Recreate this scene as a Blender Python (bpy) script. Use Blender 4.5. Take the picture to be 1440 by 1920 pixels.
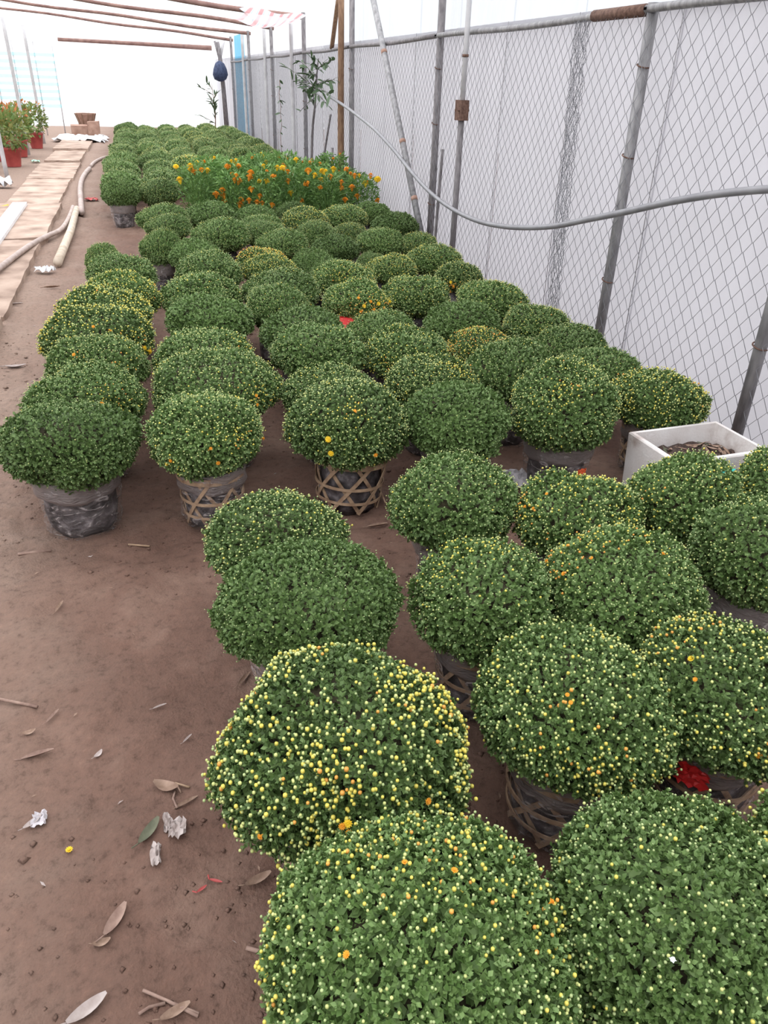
import bpy, math, random
import numpy as np
from mathutils import Matrix, Vector

for _o in list(bpy.data.objects):
    bpy.data.objects.remove(_o)
SC = bpy.context.scene
COL = SC.collection

# ------------------------------------------------------------------ camera, sky, exposure
F_PX, CAM_H = 1442.0, 1.6
VVP, FVX = (640.0, 3520.0), 238.0          # vertical vanishing point, x of the wall's vanishing point (pixels)
_dn = np.array([VVP[0] - 720, VVP[1] - 960, F_PX]); _dn /= np.linalg.norm(_dn)
_fy = 960 - ((FVX - 720) * _dn[0] + F_PX * _dn[2]) / _dn[1]
_fw = np.array([FVX - 720, _fy - 960, F_PX]); _fw /= np.linalg.norm(_fw)
CM = np.array([np.cross(_dn, _fw), _fw, -_dn])     # world = CM @ (right, down, forward)
cam_d = bpy.data.cameras.new('camera'); cam = bpy.data.objects.new('camera', cam_d); COL.objects.link(cam)
cam_d.sensor_fit = 'AUTO'; cam_d.sensor_width = 36.0; cam_d.lens = F_PX / 1920.0 * 36.0
cam_d.clip_start = 0.02; cam_d.clip_end = 200
_R = Matrix([[CM[i][0], -CM[i][1], -CM[i][2]] for i in range(3)]).to_4x4()
cam.matrix_world = Matrix.Translation((0, 0, CAM_H)) @ _R
SC.camera = cam

world = bpy.data.worlds.new('overcast_sky'); SC.world = world; world.use_nodes = True
_bg = world.node_tree.nodes['Background']
_bg.inputs[0].default_value = (0.96, 0.975, 1.0, 1)
_wn = world.node_tree                                   # standard overcast sky: zenith about three times the horizon
_tc = _wn.nodes.new('ShaderNodeTexCoord'); _sp = _wn.nodes.new('ShaderNodeSeparateXYZ'); _mr = _wn.nodes.new('ShaderNodeMapRange')
_wn.links.new(_tc.outputs['Generated'], _sp.inputs[0]); _wn.links.new(_sp.outputs['Z'], _mr.inputs[0])
_mr.inputs[3].default_value = 1.05; _mr.inputs[4].default_value = 3.0
_wn.links.new(_mr.outputs[0], _bg.inputs[1])
SC.view_settings.view_transform = 'Standard'
SC.view_settings.look = 'None'
SC.view_settings.gamma = 1.0
SC.view_settings.use_curve_mapping = False
SC.view_settings.exposure = 0.38
SC.cycles.max_bounces = 7; SC.cycles.diffuse_bounces = 3; SC.cycles.glossy_bounces = 2; SC.cycles.transmission_bounces = 4; SC.cycles.transparent_max_bounces = 8

def ray(px, py):
    return CM @ np.array([px - 720.0, py - 960.0, F_PX])
def G(px, py, z=0.0):
    d = ray(px, py); t = (z - CAM_H) / d[2]
    return np.array([0, 0, CAM_H]) + t * d
def ONX(px, py, x):
    d = ray(px, py); return np.array([0, 0, CAM_H]) + d * (x / d[0])
def ONY(px, py, y):
    d = ray(px, py); return np.array([0, 0, CAM_H]) + d * (y / d[1])

# ------------------------------------------------------------------ helpers
RNG = np.random.default_rng(7)
random.seed(5)
def link(o, parent=None):
    COL.objects.link(o)
    if parent is not None: o.parent = parent
    return o
def tag(o, label=None, cat=None, group=None, kind=None):
    if label: o['label'] = label
    if cat: o['category'] = cat
    if group: o['group'] = group
    if kind: o['kind'] = kind
    return o
def empty(name, loc, rz=0.0):
    o = bpy.data.objects.new(name, None); o.empty_display_size = 0.1
    o.location = [float(v) for v in loc]; o.rotation_euler = (0, 0, rz); return link(o)
def mesh_np(name, V, F, mats, smooth=False, col=None, midx=None):
    """V (n,3); F a list of integer arrays, each (m,k)."""
    me = bpy.data.meshes.new(name); V = np.asarray(V, np.float32)
    me.vertices.add(len(V)); me.vertices.foreach_set('co', V.ravel())
    loops = np.concatenate([np.asarray(f, np.int32).ravel() for f in F])
    tot = np.concatenate([np.full(len(f), np.asarray(f).shape[1], np.int32) for f in F])
    st = np.concatenate([[0], np.cumsum(tot)[:-1]]).astype(np.int32)
    me.loops.add(len(loops)); me.loops.foreach_set('vertex_index', loops)
    me.polygons.add(len(tot)); me.polygons.foreach_set('loop_start', st)
    if smooth: me.polygons.foreach_set('use_smooth', np.ones(len(tot), bool))
    if midx is not None: me.polygons.foreach_set('material_index', np.asarray(midx, np.int32))
    for m in (mats if isinstance(mats, (list, tuple)) else [mats]): me.materials.append(m)
    if col is not None:
        at = me.color_attributes.new('tint', 'FLOAT_COLOR', 'POINT')
        at.data.foreach_set('color', np.asarray(col, np.float32).ravel())
    me.update(calc_edges=True); me.validate()
    return me
class MB:
    def __init__(s): s.v = []; s.f = []
    def add(s, V, F):
        n = len(s.v); s.v += [tuple(float(c) for c in p) for p in V]; s.f += [tuple(int(i) + n for i in f) for f in F]; return s
    def box(s, c, d, rz=0.0, jit=0.0):
        c = np.array(c, float); d = np.array(d, float) / 2
        P = np.array([[x, y, z] for z in (-1, 1) for y in (-1, 1) for x in (-1, 1)], float) * d
        if jit: P += RNG.uniform(-jit, jit, P.shape)
        k, q = math.cos(rz), math.sin(rz)
        P = np.stack([P[:, 0] * k - P[:, 1] * q, P[:, 0] * q + P[:, 1] * k, P[:, 2]], 1) + c
        return s.add(P, [(0, 2, 3, 1), (4, 5, 7, 6), (0, 1, 5, 4), (2, 6, 7, 3), (0, 4, 6, 2), (1, 3, 7, 5)])
    def tube(s, pts, r, n=8, caps=True):
        pts = np.array(pts, float); m = len(pts)
        r = np.full(m, r, float) if np.isscalar(r) else np.array(r, float)
        T = np.gradient(pts, axis=0); T /= np.linalg.norm(T, axis=1)[:, None] + 1e-12
        up = np.array([0, 0, 1.0]) if abs(T[0][2]) < 0.9 else np.array([1.0, 0, 0])
        V = []
        for i in range(m):
            a = np.cross(T[i], up); a /= np.linalg.norm(a) + 1e-12; b = np.cross(a, T[i])
            if i: up = b
            for k in range(n):
                t = 2 * math.pi * k / n; V.append(pts[i] + r[i] * (math.cos(t) * a + math.sin(t) * b))
        F = [(i * n + k, i * n + (k + 1) % n, (i + 1) * n + (k + 1) % n, (i + 1) * n + k) for i in range(m - 1) for k in range(n)]
        if caps: F += [tuple(range(n))[::-1], tuple((m - 1) * n + k for k in range(n))]
        return s.add(V, F)
    def lathe(s, prof, n=20, wob=0.0, cap=True, c=(0, 0, 0)):
        V = []
        ph = RNG.uniform(0, 6.28, 6)
        for j, (r, z) in enumerate(prof):
            for k in range(n):
                t = 2 * math.pi * k / n
                w = 1 + wob * (math.sin(3 * t + ph[0] + j * .9) * .4 + math.sin(7 * t + ph[1] - j * 1.3) * .35 + RNG.uniform(-.35, .35))
                V.append((c[0] + r * w * math.cos(t), c[1] + r * w * math.sin(t), c[2] + z + (wob * .25 * r * math.sin(5 * t + ph[2] + j) if j else 0)))
        F = [(j * n + k, j * n + (k + 1) % n, (j + 1) * n + (k + 1) % n, (j + 1) * n + k) for j in range(len(prof) - 1) for k in range(n)]
        if cap: F += [tuple(range(n))[::-1], tuple((len(prof) - 1) * n + k for k in range(n))]
        return s.add(V, F)
    def mesh(s, name, mat, smooth=False):
        me = bpy.data.meshes.new(name); me.from_pydata(s.v, [], s.f)
        if smooth: me.polygons.foreach_set('use_smooth', [True] * len(me.polygons))
        me.materials.append(mat); me.update(); return me
    def build(s, name, mat, parent=None, smooth=False, loc=None):
        o = bpy.data.objects.new(name, s.mesh(name, mat, smooth))
        if loc is not None: o.location = [float(v) for v in loc]
        return link(o, parent)
def thing(name, mb, mat, label, cat, smooth=False, group=None, loc=None):
    return tag(mb.build(name, mat, None, smooth, loc), label, cat, group)

def _hash(ix, iy, s):
    h = np.sin(ix * 127.1 + iy * 311.7 + s * 74.7) * 43758.5453
    return h - np.floor(h)
def noise2(x, y, s=0):
    ix, iy = np.floor(x), np.floor(y); fx, fy = x - ix, y - iy
    fx, fy = fx * fx * (3 - 2 * fx), fy * fy * (3 - 2 * fy)
    a, b = _hash(ix, iy, s), _hash(ix + 1, iy, s); c, d = _hash(ix, iy + 1, s), _hash(ix + 1, iy + 1, s)
    return (a * (1 - fx) + b * fx) * (1 - fy) + (c * (1 - fx) + d * fx) * fy - .5
def ground_z(x, y):
    x = np.asarray(x, float); y = np.asarray(y, float)
    z = .022 * noise2(x * 2.1, y * 2.1, 1) + .020 * noise2(x * 6, y * 6, 2) + (.012 + .012 * np.clip(noise2(x * 1.7, y * 1.7, 12) * 2 + .4, 0, 1)) * noise2(x * 15, y * 15, 3) + .010 * noise2(x * 33, y * 33, 4)
    z = z - .016 * np.clip(.07 - np.abs(noise2(x * 4.3, y * 4.3, 21)), 0, .07) / .07 * (noise2(x * 1.9, y * 1.9, 22) > .05)        # shrinkage cracks
    cr = noise2(x * 9, y * 9, 6) * 2; z = z + .010 * np.clip(cr - .35, 0, 1)       # scattered clods
    return z - .012

# ------------------------------------------------------------------ materials
def new_mat(name):
    m = bpy.data.materials.new(name); m.use_nodes = True
    nt = m.node_tree; return m, nt, nt.nodes['Principled BSDF']
def N(nt, t, **kw):
    n = nt.nodes.new(t)
    for k, v in kw.items(): setattr(n, k, v)
    return n
def ramp(nt, src, stops):
    r = N(nt, 'ShaderNodeValToRGB'); nt.links.new(src, r.inputs[0])
    while len(r.color_ramp.elements) < len(stops): r.color_ramp.elements.new(.5)
    for e, (p, c) in zip(r.color_ramp.elements, stops): e.position = p; e.color = (*c, 1)
    return r.outputs[0]
def noise_mat(name, stops, scale=20, rough=.7, bump=.3, detail=6, spec=.3, metal=0.0, scale_v=None, coord='Object', bscale=None, bdist=.01):
    m, nt, b = new_mat(name)
    tc = N(nt, 'ShaderNodeTexCoord'); mp = N(nt, 'ShaderNodeMapping')
    nt.links.new(tc.outputs[coord], mp.inputs[0])
    if scale_v: mp.inputs['Scale'].default_value = scale_v
    nz = N(nt, 'ShaderNodeTexNoise'); nz.inputs['Scale'].default_value = scale; nz.inputs['Detail'].default_value = detail
    nt.links.new(mp.outputs[0], nz.inputs[0])
    nt.links.new(ramp(nt, nz.outputs[0], stops), b.inputs['Base Color'])
    b.inputs['Roughness'].default_value = rough; b.inputs['Metallic'].default_value = metal
    b.inputs['Specular IOR Level'].default_value = spec
    if bump:
        n2 = N(nt, 'ShaderNodeTexNoise'); n2.inputs['Scale'].default_value = bscale or scale * 2; n2.inputs['Detail'].default_value = 8
        nt.links.new(mp.outputs[0], n2.inputs[0])
        bp = N(nt, 'ShaderNodeBump'); bp.inputs['Strength'].default_value = bump; bp.inputs['Distance'].default_value = bdist
        nt.links.new(n2.outputs[0], bp.inputs['Height']); nt.links.new(bp.outputs[0], b.inputs['Normal'])
    return m
def leaf_mat(name, c0, c1, trans=.2, rough=.5, spec=.35, obj_var=.18):
    m, nt, b = new_mat(name)
    gi = N(nt, 'ShaderNodeNewGeometry'); oi = N(nt, 'ShaderNodeObjectInfo')
    c = ramp(nt, gi.outputs['Random Per Island'], [(0, c0), (1, c1)])
    mr = N(nt, 'ShaderNodeMapRange'); mr.inputs[3].default_value = 1 - obj_var; mr.inputs[4].default_value = 1 + obj_var
    nt.links.new(oi.outputs['Random'], mr.inputs[0])
    hs = N(nt, 'ShaderNodeHueSaturation'); nt.links.new(c, hs.inputs['Color']); nt.links.new(mr.outputs[0], hs.inputs['Value'])
    b.inputs['Roughness'].default_value = rough; b.inputs['Specular IOR Level'].default_value = spec
    nt.links.new(hs.outputs[0], b.inputs['Base Color'])
    tr = N(nt, 'ShaderNodeBsdfTranslucent'); nt.links.new(hs.outputs[0], tr.inputs[0])
    mx = N(nt, 'ShaderNodeMixShader'); mx.inputs[0].default_value = trans
    nt.links.new(b.outputs[0], mx.inputs[1]); nt.links.new(tr.outputs[0], mx.inputs[2])
    nt.links.new(mx.outputs[0], nt.nodes['Material Output'].inputs[0])
    return m
def film_mat(name, col, transp, transl, wrinkle=0.0, scale=12, scale_v=None, stripes=None):
    """thin plastic: part clear, part light-scattering, part reflecting"""
    m, nt, b = new_mat(name); out = nt.nodes['Material Output']
    tc = N(nt, 'ShaderNodeTexCoord'); mp = N(nt, 'ShaderNodeMapping'); nt.links.new(tc.outputs['Object'], mp.inputs[0])
    if scale_v: mp.inputs['Scale'].default_value = scale_v
    nz = N(nt, 'ShaderNodeTexNoise'); nz.inputs['Scale'].default_value = scale; nz.inputs['Detail'].default_value = 5
    nt.links.new(mp.outputs[0], nz.inputs[0])
    d = tuple(c * .93 for c in col)
    cc = ramp(nt, nz.outputs[0], [(.3, d), (.7, col)])
    if stripes:
        wv = N(nt, 'ShaderNodeTexWave'); wv.bands_direction = stripes[0]; wv.inputs['Scale'].default_value = stripes[1]
        nt.links.new(tc.outputs['Object'], wv.inputs[0])
        cc = ramp(nt, wv.outputs[1], stripes[2])
    nt.links.new(cc, b.inputs['Base Color']); b.inputs['Roughness'].default_value = .45
    tl = N(nt, 'ShaderNodeBsdfTranslucent'); nt.links.new(cc, tl.inputs[0])
    tp = N(nt, 'ShaderNodeBsdfTransparent')
    m1 = N(nt, 'ShaderNodeMixShader'); m1.inputs[0].default_value = transl
    nt.links.new(b.outputs[0], m1.inputs[1]); nt.links.new(tl.outputs[0], m1.inputs[2])
    m2 = N(nt, 'ShaderNodeMixShader'); m2.inputs[0].default_value = transp
    nt.links.new(m1.outputs[0], m2.inputs[1]); nt.links.new(tp.outputs[0], m2.inputs[2])
    if wrinkle:
        n2 = N(nt, 'ShaderNodeTexNoise'); n2.inputs['Scale'].default_value = scale * 1.7; n2.inputs['Detail'].default_value = 6
        nt.links.new(mp.outputs[0], n2.inputs[0])
        bp = N(nt, 'ShaderNodeBump'); bp.inputs['Strength'].default_value = wrinkle; bp.inputs['Distance'].default_value = .02
        nt.links.new(n2.outputs[0], bp.inputs['Height']); nt.links.new(bp.outputs[0], b.inputs['Normal'])
    nt.links.new(m2.outputs[0], out.inputs[0])
    return m

M = {}
# soil: blotchy red-brown with paler dry crust and dark damp spots
m, nt, b = new_mat('soil')
tc = N(nt, 'ShaderNodeTexCoord')
n1 = N(nt, 'ShaderNodeTexNoise'); n1.inputs['Scale'].default_value = 1.6; n1.inputs['Detail'].default_value = 7; n1.inputs['Roughness'].default_value = .62
n2 = N(nt, 'ShaderNodeTexNoise'); n2.inputs['Scale'].default_value = 38; n2.inputs['Detail'].default_value = 8; n2.inputs['Roughness'].default_value = .7
n3 = N(nt, 'ShaderNodeTexNoise'); n3.inputs['Scale'].default_value = 120; n3.inputs['Detail'].default_value = 6
for q in (n1, n2, n3): nt.links.new(tc.outputs['Object'], q.inputs[0])
ca = ramp(nt, n1.outputs[0], [(.3, (.098, .054, .040)), (.5, (.152, .088, .066)), (.70, (.225, .145, .112))])
cb = ramp(nt, n2.outputs[0], [(.30, (.42, .40, .38)), (.46, (.95, .95, .95)), (.60, (1.08, 1.06, 1.05)), (.75, (1.4, 1.36, 1.32))])
mx = N(nt, 'ShaderNodeMixRGB', blend_type='MULTIPLY'); mx.inputs[0].default_value = .75
sx = N(nt, 'ShaderNodeSeparateXYZ'); nt.links.new(tc.outputs['Object'], sx.inputs[0])          # paler towards the path side, with a noisy edge
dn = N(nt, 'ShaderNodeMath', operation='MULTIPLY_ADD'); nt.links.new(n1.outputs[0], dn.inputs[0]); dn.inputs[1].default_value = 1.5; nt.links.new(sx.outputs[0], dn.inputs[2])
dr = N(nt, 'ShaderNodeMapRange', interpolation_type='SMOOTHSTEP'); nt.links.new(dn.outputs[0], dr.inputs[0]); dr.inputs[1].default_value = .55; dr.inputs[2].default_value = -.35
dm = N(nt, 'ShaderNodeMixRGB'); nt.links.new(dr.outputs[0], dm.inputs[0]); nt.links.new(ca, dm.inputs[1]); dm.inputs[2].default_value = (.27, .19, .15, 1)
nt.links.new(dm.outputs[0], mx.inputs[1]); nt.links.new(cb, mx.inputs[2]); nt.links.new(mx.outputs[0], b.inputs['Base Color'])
b.inputs['Roughness'].default_value = .85; b.inputs['Specular IOR Level'].default_value = .25
ad = N(nt, 'ShaderNodeMath', operation='ADD'); nt.links.new(n2.outputs[0], ad.inputs[0]); nt.links.new(n3.outputs[0], ad.inputs[1])
bp = N(nt, 'ShaderNodeBump'); bp.inputs['Strength'].default_value = .55; bp.inputs['Distance'].default_value = .012
nt.links.new(ad.outputs[0], bp.inputs['Height']); nt.links.new(bp.outputs[0], b.inputs['Normal'])
M['soil'] = m
M['leaf'] = leaf_mat('chrysanthemum_leaf', (.074, .138, .032), (.180, .272, .092), .18)
M['leaf_dark'] = leaf_mat('chrysanthemum_leaf_dark', (.052, .118, .023), (.125, .230, .062), .18)
M['twigs'] = noise_mat('woody_twigs', [(.3, (.045, .040, .022)), (.7, (.085, .072, .042))], 60, .9, .6)
M['marileaf'] = leaf_mat('marigold_leaf', (.085, .190, .045), (.200, .330, .100), .25)
M['treeleaf'] = leaf_mat('shrub_leaf', (.035, .070, .035), (.085, .135, .060), .2)
M['potleaf'] = leaf_mat('pot_plant_leaf', (.10, .20, .05), (.30, .30, .10), .25)
m, nt, b = new_mat('bud'); at = N(nt, 'ShaderNodeAttribute'); at.attribute_name = 'tint'
nt.links.new(at.outputs['Color'], b.inputs['Base Color']); b.inputs['Roughness'].default_value = .5; M['bud'] = m
for nm, c0, c1 in (('orange', (.75, .28, .025), (.85, .42, .05)), ('yellow', (.80, .52, .02), (.88, .64, .06)), ('redtop', (.34, .10, .05), (.48, .22, .08))):
    M[nm] = leaf_mat('petal_' + nm, c0, c1, .2, .6, .2, .05)
M['bag'] = noise_mat('grow_bag', [(.35, (.018, .015, .015)), (.55, (.085, .072, .075)), (.68, (.24, .215, .22))], 16, .5, .6, bdist=.02)
M['bagfar'] = M['bag']
M['wrap'] = film_mat('clear_wrap', (.60, .54, .53), .66, .25, .8, 7, (1, 1, 2.2))
M['fold'] = film_mat('folded_wrap', (.52, .44, .42), .30, .30, 1.0, 30, (1, 1, 4))
_nt = M['wrap'].node_tree; _mx = [n for n in _nt.nodes if n.type == 'MIX_SHADER'][-1]      # crinkles: clear between milky streaks
_nz = [n for n in _nt.nodes if n.type == 'TEX_NOISE'][-1]; _nz.inputs['Distortion'].default_value = 2.5; _nz.inputs['Detail'].default_value = 3
_cl = ramp(_nt, _nz.outputs[0], [(.46, (.94, .94, .94)), (.58, (.78, .78, .78)), (.68, (.25, .25, .25))]); _nt.links.new(_cl, _mx.inputs[0])
M['bamboo'] = noise_mat('bamboo_strip', [(.3, (.22, .135, .085)), (.7, (.44, .31, .205))], 30, .6, .2)
M['concrete'] = noise_mat('slab', [(.3, (.22, .15, .115)), (.5, (.37, .27, .215)), (.75, (.50, .385, .315))], 3.5, .9, .4, bscale=40)
M['galv'] = noise_mat('galvanised', [(.3, (.17, .165, .17)), (.55, (.28, .272, .278)), (.75, (.37, .36, .36))], 9, .55, .15, metal=.25, scale_v=(4, 4, 1))
M['galvdark'] = noise_mat('weathered_pipe', [(.3, (.12, .11, .115)), (.7, (.27, .25, .255))], 11, .65, .2, metal=.15, scale_v=(4, 4, 1))
M['rust'] = noise_mat('rust', [(.3, (.085, .045, .035)), (.7, (.20, .12, .09))], 40, .85, .4)
M['wire'] = noise_mat('fence_wire', [(.3, (.22, .22, .24)), (.7, (.36, .36, .38))], 30, .5, 0, metal=.3)
M['pale_pole'] = noise_mat('pale_pole', [(.3, (.40, .39, .40)), (.7, (.54, .53, .54))], 8, .6, .1)
M['wood'] = noise_mat('wood_pole', [(.3, (.13, .070, .045)), (.7, (.27, .165, .10))], 12, .75, .3, scale_v=(6, 6, 1))
M['beam'] = noise_mat('roof_pole', [(.3, (.17, .095, .085)), (.7, (.32, .20, .17))], 6, .8, .2)
M['log'] = noise_mat('peeled_log', [(.3, (.42, .33, .25)), (.7, (.66, .56, .46))], 10, .75, .2)
M['hose'] = noise_mat('grey_hose', [(.3, (.19, .185, .20)), (.7, (.27, .265, .28))], 10, .4, 0, spec=.5)
M['hosebrown'] = noise_mat('muddy_hose', [(.3, (.30, .23, .20)), (.7, (.46, .37, .34))], 10, .6, 0)
M['foam'] = noise_mat('foam', [(.28, (.42, .34, .31)), (.45, (.70, .65, .63)), (.7, (.80, .77, .76))], 7, .8, .25, bscale=90)
M['peat'] = noise_mat('peat', [(.3, (.030, .020, .017)), (.6, (.085, .055, .045)), (.8, (.17, .11, .08))], 60, .9, .8)
M['white'] = noise_mat('white_board', [(.3, (.66, .66, .68)), (.7, (.82, .82, .84))], 4, .6, .1)
M['scrap'] = noise_mat('pale_scrap', [(.3, (.36, .33, .35)), (.7, (.62, .58, .60))], 25, .5, .3)
M['redpot'] = noise_mat('red_pot', [(.3, (.33, .055, .055)), (.7, (.46, .095, .085))], 8, .5, .1)
M['redplastic'] = noise_mat('red_plastic', [(.3, (.50, .015, .015)), (.7, (.62, .03, .03))], 8, .4, .1)
M['orangetag'] = noise_mat('orange_tag', [(.3, (.65, .10, .03)), (.7, (.80, .16, .05))], 8, .5, .1)
M['clay'] = noise_mat('clay', [(.3, (.26, .15, .11)), (.7, (.42, .27, .21))], 8, .85, .2)
M['navy'] = noise_mat('navy_cloth', [(.3, (.02, .03, .07)), (.7, (.06, .08, .15))], 20, .7, .3)
M['teal'] = noise_mat('teal_scrap', [(.3, (.02, .42, .36)), (.7, (.05, .60, .50))], 20, .4, .2)
M['deadleaf'] = noise_mat('dead_leaf', [(.3, (.16, .095, .065)), (.7, (.36, .25, .19))], 30, .8, .3)
M['drygreen'] = noise_mat('dry_green_leaf', [(.3, (.075, .080, .050)), (.7, (.15, .15, .10))], 30, .7, .3)
M['paleleaf'] = noise_mat('bleached_leaf', [(.3, (.28, .22, .20)), (.7, (.46, .40, .38))], 30, .7, .3)
M['twig'] = noise_mat('twig', [(.3, (.17, .10, .08)), (.7, (.36, .25, .20))], 30, .8, .2)
M['yellowstraw'] = noise_mat('straw', [(.3, (.55, .30, .04)), (.7, (.70, .45, .10))], 20, .7, .1)
M['green'] = noise_mat('pale_green', [(.3, (.35, .62, .45)), (.7, (.50, .75, .60))], 20, .5, .1)
M['wall'] = film_mat('wall_sheet', (.565, .558, .590), .0, .62, .0, 1.2, (1, 3, .4))
M['film'] = film_mat('clear_film', (.90, .93, .96), .55, .70, .0, 2, (1, 3, .3))
M['filmdense'] = film_mat('milky_film', (.70, .735, .77), .06, .66, .0, 2, (1, 3, .3))
M['roof'] = film_mat('dimming_roof_film', (.90, .90, .90), .42, .72)  # front film made less clear so less light falls on the near rows
M['roofclear'] = film_mat('clear_roof_film', (.95, .95, .95), .80, .85)
M['endfilm'] = film_mat('end_film', (.95, .95, .95), .80, .85)
M['blue'] = film_mat('blue_sheet', (.10, .48, .72), .15, .6, .5, 6, (3, 3, .4))
M['stripe'] = film_mat('striped_sheet', (.7, .6, .65), .25, .6, stripes=('X', 2.2, [(.15, (.70, .38, .40)), (.38, (.85, .78, .82)), (.6, (.50, .66, .78)), (.9, (.88, .85, .88))]))
M['net'] = film_mat('shade_net', (.55, .84, .86), .5, .6)

# ------------------------------------------------------------------ floor
def grid_lines(*segs):
    out = []
    for a, b_, s in segs: out += list(np.arange(a, b_ - 1e-6, s))
    return np.array(out + [segs[-1][1]])
gx = grid_lines((-8.6, -4, 1.15), (-4, -1.7, .1), (-1.7, 1.3, .022), (1.3, 2.9, .06), (2.9, 9, .61))
gy = grid_lines((-4, .5, .5), (.5, 4.6, .022), (4.6, 12, .07), (12, 29.5, .25))
GX, GY = np.meshgrid(gx, gy)
fade = np.clip((GX + 4) / .5, 0, 1) * np.clip((3.2 - GX) / .3, 0, 1)
GZ = ground_z(GX, GY) * np.where(GY > 12, .5, 1) * fade
nx, ny = len(gx), len(gy)
I = (np.arange(ny - 1)[:, None] * nx + np.arange(nx - 1)[None, :]).ravel()
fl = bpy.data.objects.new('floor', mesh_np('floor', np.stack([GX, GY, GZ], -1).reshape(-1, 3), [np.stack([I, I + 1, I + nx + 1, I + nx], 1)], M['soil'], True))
tag(link(fl), 'trodden red-brown soil floor of the greenhouse', kind='structure')
# loose crumbs of soil: uncountable
rv, rf = [], []
n_cr = 3200
cx = RNG.uniform(-1.5, 1.3, n_cr); cy = .55 + RNG.power(.75, n_cr) * 5.2
keep = noise2(cx * 1.8, cy * 1.8, 9) > -.12; cx, cy = cx[keep], cy[keep]
oc = np.array([[1, 0, 0], [0, 1, 0], [-1, 0, 0], [0, -1, 0], [0, 0, 1], [0, 0, -1]], float)
of = np.array([[0, 1, 4], [1, 2, 4], [2, 3, 4], [3, 0, 4], [1, 0, 5], [2, 1, 5], [3, 2, 5], [0, 3, 5]])
rr = RNG.uniform(.0025, .007, len(cx)) * (1 + 1.3 * (RNG.uniform(0, 1, len(cx)) > .93))
V = oc[None] * rr[:, None, None] * RNG.uniform(.5, 1.2, (len(cx), 6, 1)) * np.array([1.3, 1.3, .7])
V += np.stack([cx, cy, ground_z(cx, cy) + rr * .2], 1)[:, None]
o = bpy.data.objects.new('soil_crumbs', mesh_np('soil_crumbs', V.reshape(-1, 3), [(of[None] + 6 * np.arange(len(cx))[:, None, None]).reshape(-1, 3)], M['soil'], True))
tag(link(o), 'loose crumbs and small clods of red-brown soil on the floor', 'soil', kind='stuff')

# ------------------------------------------------------------------ slab path
path = tag(empty('path', (0, 0, 0)), 'row of worn concrete slabs forming a path', kind='structure')
ys = [3.2, 6.0, 9.0, 11.7, 14.5, 17.2, 20.0, 23.2]
for i in range(len(ys) - 1):
    mb = MB(); y0, y1 = ys[i] + .06, ys[i + 1] - .06
    xr = -1.05 + random.uniform(-.03, .03); xl = -1.74 + random.uniform(-.05, .05)
    n, mrow = 10, 14
    top = []
    tl = random.uniform(-.05, .05); tz = random.uniform(-.01, .012)
    for j in range(mrow + 1):
        for k in range(n + 1):
            x = xl + (xr - xl) * k / n; y = y0 + (y1 - y0) * j / mrow
            if k in (0, n): x += random.uniform(-.008, .008)
            if j in (0, mrow): y += random.uniform(-.03, .03)
            top.append((x, y, .045 + tz + tl * (j / mrow - .5) + random.uniform(-.002, .002)))
    w = n + 1
    F = [(j * w + k, j * w + k + 1, (j + 1) * w + k + 1, (j + 1) * w + k) for j in range(mrow) for k in range(n)]
    edge = [k for k in range(n + 1)] + [j * w + n for j in range(1, mrow + 1)] + [mrow * w + k for k in range(n - 1, -1, -1)] + [j * w for j in range(mrow - 1, 0, -1)]
    base = len(top); top += [(top[e][0], top[e][1], -.03) for e in edge]; L = len(edge)
    F += [(edge[(q + 1) % L], edge[q], base + q, base + (q + 1) % L) for q in range(L)]
    mb.add(top, F).build('slab', M['concrete'], path)

# ------------------------------------------------------------------ wall of plastic sheets
WX = 2.80
wall = tag(empty('wall_right', (WX, 0, 0)), 'long wall of white plastic sheets behind the fence', kind='structure')
yb = [-2.5]
while yb[-1] < 28.5: yb.append(yb[-1] + 1.1)
def sheet(y0, y1, z0, z1, amp, per, ny_, x0=0.0):
    yy = np.linspace(y0, y1, ny_); zz = np.linspace(z0, z1, 7)
    Y, Z = np.meshgrid(yy, zz)
    X = x0 + amp * np.sin(Y * 2 * np.pi / per) + .012 * noise2(Y * 1.3, Z * .8, 3)
    w = ny_; I = (np.arange(6)[:, None] * w + np.arange(w - 1)[None, :]).ravel()
    return np.stack([X, Y, Z], -1).reshape(-1, 3), [np.stack([I, I + w, I + w + 1, I + 1], 1)]
for i in range(len(yb) - 1):
    V, F = sheet(yb[i] - .006, yb[i + 1] + .006, -.04, 2.0, .004, .19, 36, .006 * (i % 2))
    link(bpy.data.objects.new('sheet_panel', mesh_np('sheet_panel', V, F, M['wall'], True)), wall)
    V, F = sheet(yb[i] - .006, yb[i + 1] + .006, 1.96, 2.56, .004, .095, 60, .03 + .006 * (i % 2))
    link(bpy.data.objects.new('film_panel', mesh_np('film_panel', V, F, M['film'] if yb[i] > 12.5 else M['filmdense'], True)), wall)
for i in range(1, len(yb) - 1):                                   # lapped edge of each sheet: a thin folded seam
    if i % 2 == 0 or 2 < yb[i] < 7:
        mb = MB(); mb.tube([(-.012, yb[i], 0.0), (-.010, yb[i] + .01, 1.0), (-.012, yb[i], 2.0)], .0022, 5)
        mb.build('seam', M['galv'], wall, True)

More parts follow.
